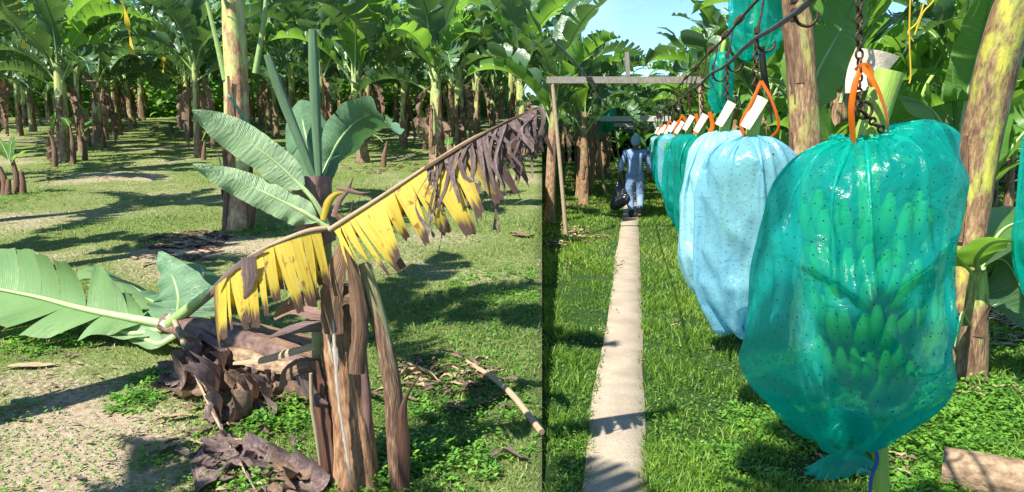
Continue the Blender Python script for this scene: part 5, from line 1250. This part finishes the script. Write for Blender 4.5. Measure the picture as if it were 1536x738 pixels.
sk_.parent = bag_root; sk_.location = (.02/.945, 0, 0); sk_.scale = (1/.945,)*3; sk_.name = 'tied_end'
B1 = bunch('cut green bunch stalk with orange ribbon and curled card inside the nearest teal bag', at(1334, 106, YN-.035), nk+Vector((.004, -.012, 0)), at(1322, 742, YN+.02), True, n=9, sc_=.98, seed=4)
# blue cord at the tied tail
mb = MB(); tube(mb, catmull(pt([(1296, 660), (1312, 672), (1328, 668)], YN-.05), 10), [.006, .006], 6); tube(mb, catmull(pt([(1312, 670), (1316, 690), (1308, 712), (1304, 742)], YN-.055), 12), [.006, .005], 6); tag(mb.build('cord', M['blue_cord'], org=nk), 'blue cord tied round the bottom of the nearest teal bag', 'cord')
sheet(at(1268, 140, YN+.03), at(1286, 70, YN+.06), at(1318, 132, YN+.05), at(1352, 84, YN+.03), .016, B1)
orange([(pt([(1293, 100, YN-.09), (1283, 124, YN-.10), (1277, 165, YN-.09), (1281, 226, YN-.05)]), .9), (pt([(1293, 100, YN-.09), (1314, 128, YN-.105), (1332, 186, YN-.085), (1319, 226, YN-.05)]), -1.1), (pt([(1284, 106, YN-.07), (1294, 98, YN-.085), (1303, 104, YN-.08), (1310, 130, YN-.075)]), .6)], .0078, B1)
ch = thing('hanging_chain', 'rusty chain holding up the nearest bunch, looped round its stalk', 'chain', at(1288, 95, YN-.05)); mb = MB()
chainlinks(mb, pt([(1290, -70, YN-.06), (1289, 0, YN-.06), (1289, 100, YN-.07)]), .030, .0036, .0092)
chainlinks(mb, pt([(1289, 100, YN-.085), (1288, 130, YN-.09), (1291, 160, YN-.10), (1305, 178, YN-.095), (1324, 196, YN-.075)]), .026, .0035, .009); mb.build('chain_links', M['chain'], ch)
mb = MB(); c_ = at(1296, 165, YN-.095); tube(mb, [c_+Vector((math.cos(a)*.022, 0, math.sin(a)*.022)) for a in [2*PI*i/20 for i in range(21)]], [.0045, .0045], 8, caps=False); mb.build('ring', M['chain'], ch)
hookset(YN, ch)
# --- the other bags along the cable
def tmpl(w_, L, sk=0., top=.05, tail=.07, b=1.):
    return [(-.035, .035, 0, 0), (-.07, .08, .02, .03), (-w_*.5, w_*.55, .03, top), (-w_*.85, w_*.88, -.01, .02), (-w_, w_, -.10, -.06), (-w_*1.02, w_*1.02, -L*.3, -L*.28), (-w_*.98, w_*.96, -L*.55, -L*.55),
            (-w_*.85*b, w_*.92, -L*.78, -L*.8), (-w_*.5*b, w_*.7, -L*.92, -L*.94), (-.06, .10, -L*.99, -L*.985), (-.03, .03, -L*1.02, -L*1.02), (-.06, .06, -L*1.02-tail, -L*1.02-tail)]
BG = [(4.0, .255, .95, 'bag_blue', 'light blue perforated plastic bag, second in the hanging row', 3), (5.2, .24, 1.05, 'bag_pale', 'very pale blue bag with a white tail, third in the hanging row', 5),
      (7.0, .27, .92, 'bag_dteal', 'deep teal bag, fourth in the hanging row behind the pale blue bag', 7), (8.5, .27, .90, 'bag_dteal', 'teal bag with open fold, fifth in the hanging row', 8),
      (10.1, .25, .85, 'bag_teal', 'teal bag, sixth in the hanging row', 9), (11.7, .25, .85, 'bag_blue', 'blue bag, seventh in the hanging row', 10), (13.3, .25, .85, 'bag_teal', 'teal bag, eighth in the hanging row right of the worker', 11),
      (15.0, .25, .85, 'bag_teal', 'teal bag, ninth in the hanging row, just past the worker', 12), (16.8, .25, .8, 'bag_blue', 'small far blue bag at the end of the hanging row', 13), (18.8, .25, .8, 'bag_dteal', 'small far teal bag, last in the hanging row', 14)]
PG = []
for sd_, (w1, w2, w3, H_) in enumerate(((.235, .25, .24, 1.36), (.22, .26, .25, 1.32), (.25, .24, .20, 1.36))):
    tb = [(.06, -.01, .02), (.04, -.09, .10), (.0, -w1*.72, w1*.75), (-.07, -w1*.98, w1), (-.2, -w1*1.03, w1*1.03), (-.4, -w2, w2*.98), (-.6, -w2*.95, w2*.95), (-.75, -w3*1.1, w3*.95), (-.86, -w3*.9, w3*.8), (-.92, -w3*.5, w3*.4), (-.94, -.07, .05), (-.95, -.03, .03)]
    PG.append(drape(tb, 1.85, H_+.12, 92, 84, None, -.95, steps=60, iters=6, tilt=.15*sd_, seed=11+sd_*5, tail=6, pl=11))
for q, (d, w_, L, m_, lab, sd_) in enumerate(BG):
    n_ = Vector((LX(d), d, 1.60+(.03 if q % 2 else 0))); nn = 90 if q < 3 else 48
    film(PG[q % 3], 'bunch_bag', lab, 'plastic bag', M[m_], n_, 'bags on the carrier cable', rz=-.16+[0, .5, 2.4, .3, 1.2, 4, 2, 5, 3, 1][q], scl=L/.95)
    top = n_+Vector((.02, 0, .20)); o_ = bunch(['cut stalk with orange ribbon and card above the light blue bag', 'cut stalk with pale card above the very pale blue bag', 'cut stalk with card above the deep teal bag'][q] if q < 3 else 'cut green stalk with orange ribbon above a far bag of the row', top, n_, n_-Vector((0, 0, L*.9)), False, n=7 if q < 3 else 3, seed=q, group='bunches on the carrier cable' if q < 3 else 'far bunches on the carrier cable')
    c = top+Vector((-.02, -.06, -.03)); s1 = .07
    sheet(c+Vector((-.085, 0, -.06)), c+Vector((.0, .01, .10)), c+Vector((-.04, -.02, -.085)), c+Vector((.055, -.01, .07)), .008, o_)
    if q in (0, 4, 6, 8):
        k_ = top+Vector((0, -.05, .14)); orange([([k_, k_+Vector((-.05, 0, -.12)), k_+Vector((-.09, .02, -.22)), k_+Vector((-.06, .03, -.30))], .3), ([k_, k_+Vector((.06, 0, -.10)), k_+Vector((.11, .02, -.24)), k_+Vector((.06, .03, -.31))], -.4)], .009 if q < 3 else .013, o_)
    elif q > 1: orange([([top+Vector((.05, -.04, .08)), top+Vector((.08, -.04, -.05)), top+Vector((.04, -.04, -.15))], .4)], .02, o_)
    ch = thing('hanging_chain', ['chain above the light blue bag', 'chain above the very pale blue bag', 'chain above the deep teal bag'][q] if q < 3 else 'thin chain above a far bag of the hanging row', 'chain', top, 'chains on the carrier cable' if q > 2 else None)
    mb = MB()
    if q < 3: chainlinks(mb, [Vector((LX(d), d, 2.12)), Vector((LX(d), d-.02, 1.95)), top+Vector((0, -.03, -.02))], .045, .006, .014)
    else: tube(mb, [Vector((LX(d), d, 2.15)), top], [.014, .014], 6)
    mb.build('chain_links', M['chain'], ch); hookset(d, ch)
    if q == 0:
        mb = MB(); tube(mb, [n_+Vector((.04*math.cos(a), .04*math.sin(a), .015)) for a in [2*PI*i/16 for i in range(17)]], [.010, .010], 6, caps=False); mb.build('tie', M['boot'], o_)
    if q == 1:
        mb = MB(); strip(mb, [n_+Vector((-.10, -.14, -L*.98)), n_+Vector((-.10, -.16, -L*1.08)), n_+Vector((-.06, -.15, -L*1.16)), n_+Vector((-.05, -.15, -L*1.25))], [.012, .014, .01, .01], (0, -1, 0), .3, twist=1); tag(mb.build('bag_tail', M['whitetail'], org=n_), 'white plastic tail hanging below the very pale blue bag', 'strip')
        mb = MB(); tube(mb, catmull([n_+Vector((-.235, -.1, -.62)), n_+Vector((-.245, -.1, -.75)), n_+Vector((-.20, -.1, -.88))], 8), [.009, .009], 6); tag(mb.build('cord', M['blue_cord'], org=n_), 'blue cord along the lower left edge of the very pale blue bag', 'cord')
    if q in (2, 3, 4): mb = MB(); tube(mb, catmull([n_+Vector((-.08, 0, -L)), n_+Vector((-.1, 0, -L*1.1)), n_+Vector((-.07, 0, -L*1.25))], 8), [.012, .008], 5); tag(mb.build('cord', M['blue_cord' if q == 2 else 'whitetail'], org=n_), ['blue cord hanging under the deep teal bag', 'white tail hanging under the fifth bag', 'white tail hanging under the sixth bag'][q-2], 'cord')
# extra trolley hooks waiting along the wires
for q, d in enumerate((3.1, 6.1, 7.8, 9.3, 10.9)):
    o_ = thing('trolley_hook', 'dark trolley hook on the cable between two hanging bags', 'hook', (LX(d), d, 2.17), 'trolley hooks on the cable'); hookset(d, o_)
for q, d in enumerate((3.6, 4.9, 5.6, 6.6, 8.0, 9.6)):
    mb = MB(); a = Vector((LX(d)+.03, d, 2.39)); tube(mb, [a+Vector((0, -.05, .01)), a+Vector((.02, 0, .03)), a+Vector((-.01, .05, -.01))], [.022, .02], 6, rf=lambda s, th: 1+.3*math.sin(3*th+9*s)); tag(mb.build('wire_knot', M['rust'], org=a), 'rusty knot of wire on the thin upper wire', 'wire knot', 'knots on the rusty wire')
# --- bags up on the plants
def highbag(label, px, py0, py1, hw, Y_, m_, sd_):
    a = at(px, py0, Y_); b = at(px, py1, Y_); L = a.z-b.z
    o2 = film(PG[sd_ % 3], 'bunch_bag', label, 'plastic bag', M[m_], a, 'bags on standing plants', rz=sd_*1.3, scl=L/.97); o2.scale = (hw/.27, hw/.27, L/.97)
    o_ = thing('banana_bunch', 'green bunch stalk holding the '+label.split(',')[0], 'banana bunch', a, 'bunches on standing plants')
    mb = MB(); tube(mb, catmull([a+Vector((0, 0, -L*.8)), a, a+Vector((.05, 0, .2)), a+Vector((.18, 0, .42))], 10), [.02, .025, .03], 8); mb.build('stalk', M['stalk'], o_)
highbag('small teal bag high in the foliage, above the third bag', 1083, 82, 163, .13, 7.4, 'bag_teal', 21)
highbag('teal bag cut by the top edge, above the light blue bag', 1138, -60, 82, .24, 6.4, 'bag_teal', 22)
highbag('tiny teal bag in the far crowns, above the far gantries', 910, 158, 195, .30, 22, 'bag_dteal', 23)
highbag('teal bag at the right edge, beside the leaning stem', 1590, 150, 420, .17, 4.3, 'bag_teal', 24)
highbag('tiny teal bag low in the foliage, behind the leaning stem', 1382, 150, 190, .12, 11, 'bag_teal', 25)
mb = MB(); tube(mb, catmull(pt([(1143, 70, 6.2), (1146, 110, 6.2), (1153, 135, 6.2), (1158, 185, 6.2)]), 12), [.022, .03, .012, .008], 7); tag(mb.build('dark_stalk_end', M['boot'], org=at(1143, 70, 6.2)), 'dark dried flower stalk hanging below the top teal bag', 'stalk')
# yellow strings in the crowns above the large bag
for q, L in enumerate(([(1366, -20), (1364, 50), (1366, 110), (1364, 125)], [(1392, -20), (1378, 30), (1362, 48), (1370, 62)], [(1372, 52), (1384, 20), (1398, 4), (1410, -15)])):
    mb = MB(); tube(mb, catmull(pt(L, 4.2), 16), [.005, .005], 5); tag(mb.build('yellow_string', M['ypin'], org=at(L[0][0], L[0][1], 4.2)), ['straight yellow string hanging above the large teal bag', 'slack yellow string left of the crossing strings', 'slack yellow string curving up to the right'][q], 'string')
# dry log
a_ = gr(1412, 728); a_ = Vector((a_.x, a_.y, .095)); b_ = a_+Vector((.62, -.42, -.01)); lg = thing('log', 'short cut log with pale split bark at the bottom right corner', 'log', (a_.x, a_.y, 0))
mb = MB(); tube(mb, catmull([a_, a_.lerp(b_, .5)+Vector((0, 0, .008)), b_], 24), [.092, .098, .100, .104], 36, 0, rf=lambda s, th: 1+.03*math.sin(5*th+2*s)+.025*math.sin(11*th-3*s)+.015*math.sin(23*th+4*s), capmi=1); mb.build('trunk', [M['log_bark'], M['log_end']], lg)

# ------------------------------------------------------------------ the worker
def skin_mesh(name, J, E, mat, parent=None, org=None, sub=2, post=None):
    me = bpy.data.meshes.new(name); me.from_pydata([j[0] for j in J], E, []); tmp = bpy.data.objects.new(name, me); COL.objects.link(tmp)
    md = tmp.modifiers.new('skin', 'SKIN'); md.use_smooth_shade = True
    for i, j in enumerate(J):
        r = j[1]; me.skin_vertices[0].data[i].radius = r if isinstance(r, tuple) else (r, r)
    me.skin_vertices[0].data[0].use_root = True
    s = tmp.modifiers.new('sub', 'SUBSURF'); s.levels = s.render_levels = sub
    dg = bpy.context.evaluated_depsgraph_get(); dg.update(); res = bpy.data.meshes.new_from_object(tmp.evaluated_get(dg))
    bpy.data.objects.remove(tmp); res.name = name; res.materials.clear(); res.materials.append(mat)
    if post: post(res)
    for pl_ in res.polygons: pl_.use_smooth = True
    o_ = bpy.data.objects.new(name, res); COL.objects.link(o_); o_.parent = parent
    if org is not None: o_.location = org
    return o_
wp_ = gr(951, 327); K = .93           # local frame: x right, y away from the camera, z up; 1.66 m tall
V_ = lambda x, y, z: (x*K, y*K, z*K)
def body(r=1., cloth=False):
    J = [(V_(0, 0, .98), .15*r), (V_(0, .01, 1.12), .145*r), (V_(0, .02, 1.30), .165*r), (V_(0, .02, 1.45), .12*r), (V_(0, .02, 1.53), .055),
         (V_(-.21, .02, 1.42), .075*r), (V_(-.285, 0, 1.20), .058*r), (V_(-.335, .0, .98), .045*r), (V_(.21, .02, 1.42), .075*r), (V_(.29, .02, 1.20), .058*r), (V_(.33, .08, .98), .045*r),
         (V_(-.115, 0, .84), .100*r), (V_(-.105, .05, .50), .072*r), (V_(-.06, .0, .12), .060*r), (V_(.115, 0, .84), .100*r), (V_(.125, .06, .50), .072*r), (V_(.12, -.14, .18), .060*r)]
    E = [(0, 1), (1, 2), (2, 3), (3, 4), (3, 5), (5, 6), (6, 7), (3, 8), (8, 9), (9, 10), (0, 11), (11, 12), (12, 13), (0, 14), (14, 15), (15, 16)]
    return J, E
J, E = body(.80)
n0 = len(J)
J += [(V_(0, .03, 1.60), .06), (V_(0, .03, 1.68), .088), (V_(0, .03, 1.76), .075), (V_(-.345, .0, .92), .03), (V_(-.35, .01, .86), .033), (V_(.335, .10, .92), .03), (V_(.34, .11, .86), .033)]
E += [(4, n0), (n0, n0+1), (n0+1, n0+2), (7, n0+3), (n0+3, n0+4), (10, n0+5), (n0+5, n0+6)]
for sx, hnd, hx, hy in ((-1, n0+4, -.35, .01), (1, n0+6, .34, .11)):
    for f_ in range(5):
        k = len(J); dx = (-.024+.016*f_) if f_ < 4 else -.03*sx
        if f_ < 4: J += [(V_(hx+dx*.6, hy+dx, .82), .010), (V_(hx+dx*.6-.01*sx, hy+dx+.005, .785+.004*f_), .009), (V_(hx+dx*.5-.022*sx, hy+dx, .775), .008)]
        else: J += [(V_(hx-.022*sx, hy+.02, .855), .011), (V_(hx-.038*sx, hy+.03, .83), .009), (V_(hx-.036*sx, hy+.03, .81), .008)]
        E += [(hnd, k), (k, k+1), (k+1, k+2)]
person = skin_mesh('person', J, E, M['skin'], None, None, 1); person.location = (wp_.x, wp_.y, 0)
person.rotation_euler = (0, 0, -.16)
tag(person, 'worker walking away in pale blue overalls and hairnet, carrying a black bag', 'person')
def wrinkle(me):
    for v in me.vertices:
        c = v.co; n_ = noise.noise(Vector((c.x*6, c.y*6, c.z*9)))*.012+noise.noise(Vector((c.x*14, c.y*14, c.z*26)))*.006
        if abs(c.z-1.02*K) < .03: n_ -= .008
        v.co = c+v.normal*n_
J, E = body(1.12, True)
J[4] = (V_(0, .02, 1.52), .075); skin_mesh('overalls', J, E, M['cloth'], person, None, 3, wrinkle)
skin_mesh('hairnet', [(V_(0, .02, 1.56), .085), (V_(0, .025, 1.66), .118), (V_(0, .03, 1.77), .105), (V_(0, .03, 1.82), .05)], [(0, 1), (1, 2), (2, 3)], M['hood'], person, None, 2, wrinkle)
for x_, y_, z_, fy, fz in ((-.06, .0, .12, .15, .045), (.12, -.14, .18, -.01, .055)):
    b = skin_mesh('boot', [(V_(x_, y_, z_+.12), .066), (V_(x_, y_-.01, z_), .058), (V_(x_, y_-.02, .06 if x_ < 0 else .13), .055), (V_(x_, y_+.09, .05 if x_ < 0 else .07), .048), (V_(x_, y_+.18, .045 if x_ < 0 else .045), .038)], [(0, 1), (1, 2), (2, 3), (3, 4)], M['boot'], person, None, 2)
    if x_ > 0: skin_mesh('boot_sole', [(V_(x_, y_-.055, .12), .04), (V_(x_, y_+.03, .07), .045), (V_(x_, y_+.12, .03), .04)], [(0, 1), (1, 2)], M['sole'], b, None, 2)
# black sack in the left hand
sk0 = Vector((wp_.x, wp_.y, 0)); c_ = Matrix.Rotation(-.16, 3, 'Z') @ Vector(V_(-.36, .01, .80))
nk2 = sk0+c_
bag('full black plastic sack hanging from the worker\'s left hand', nk2+Vector((0, 0, .06)), [(-.05, .04, .10, .12), (-.02, .02, .0, .0), (-.03, .03, -.04, -.04), (-.06, .10, -.14, -.12), (-.10, .20, -.30, -.26), (-.13, .27, -.45, -.38), (-.15, .24, -.56, -.47), (-.13, .10, -.63, -.58), (-.05, .0, -.64, -.63)], M['blackbag'], 31, .6, 60, 60, None, None, 'sack', cat='sack')
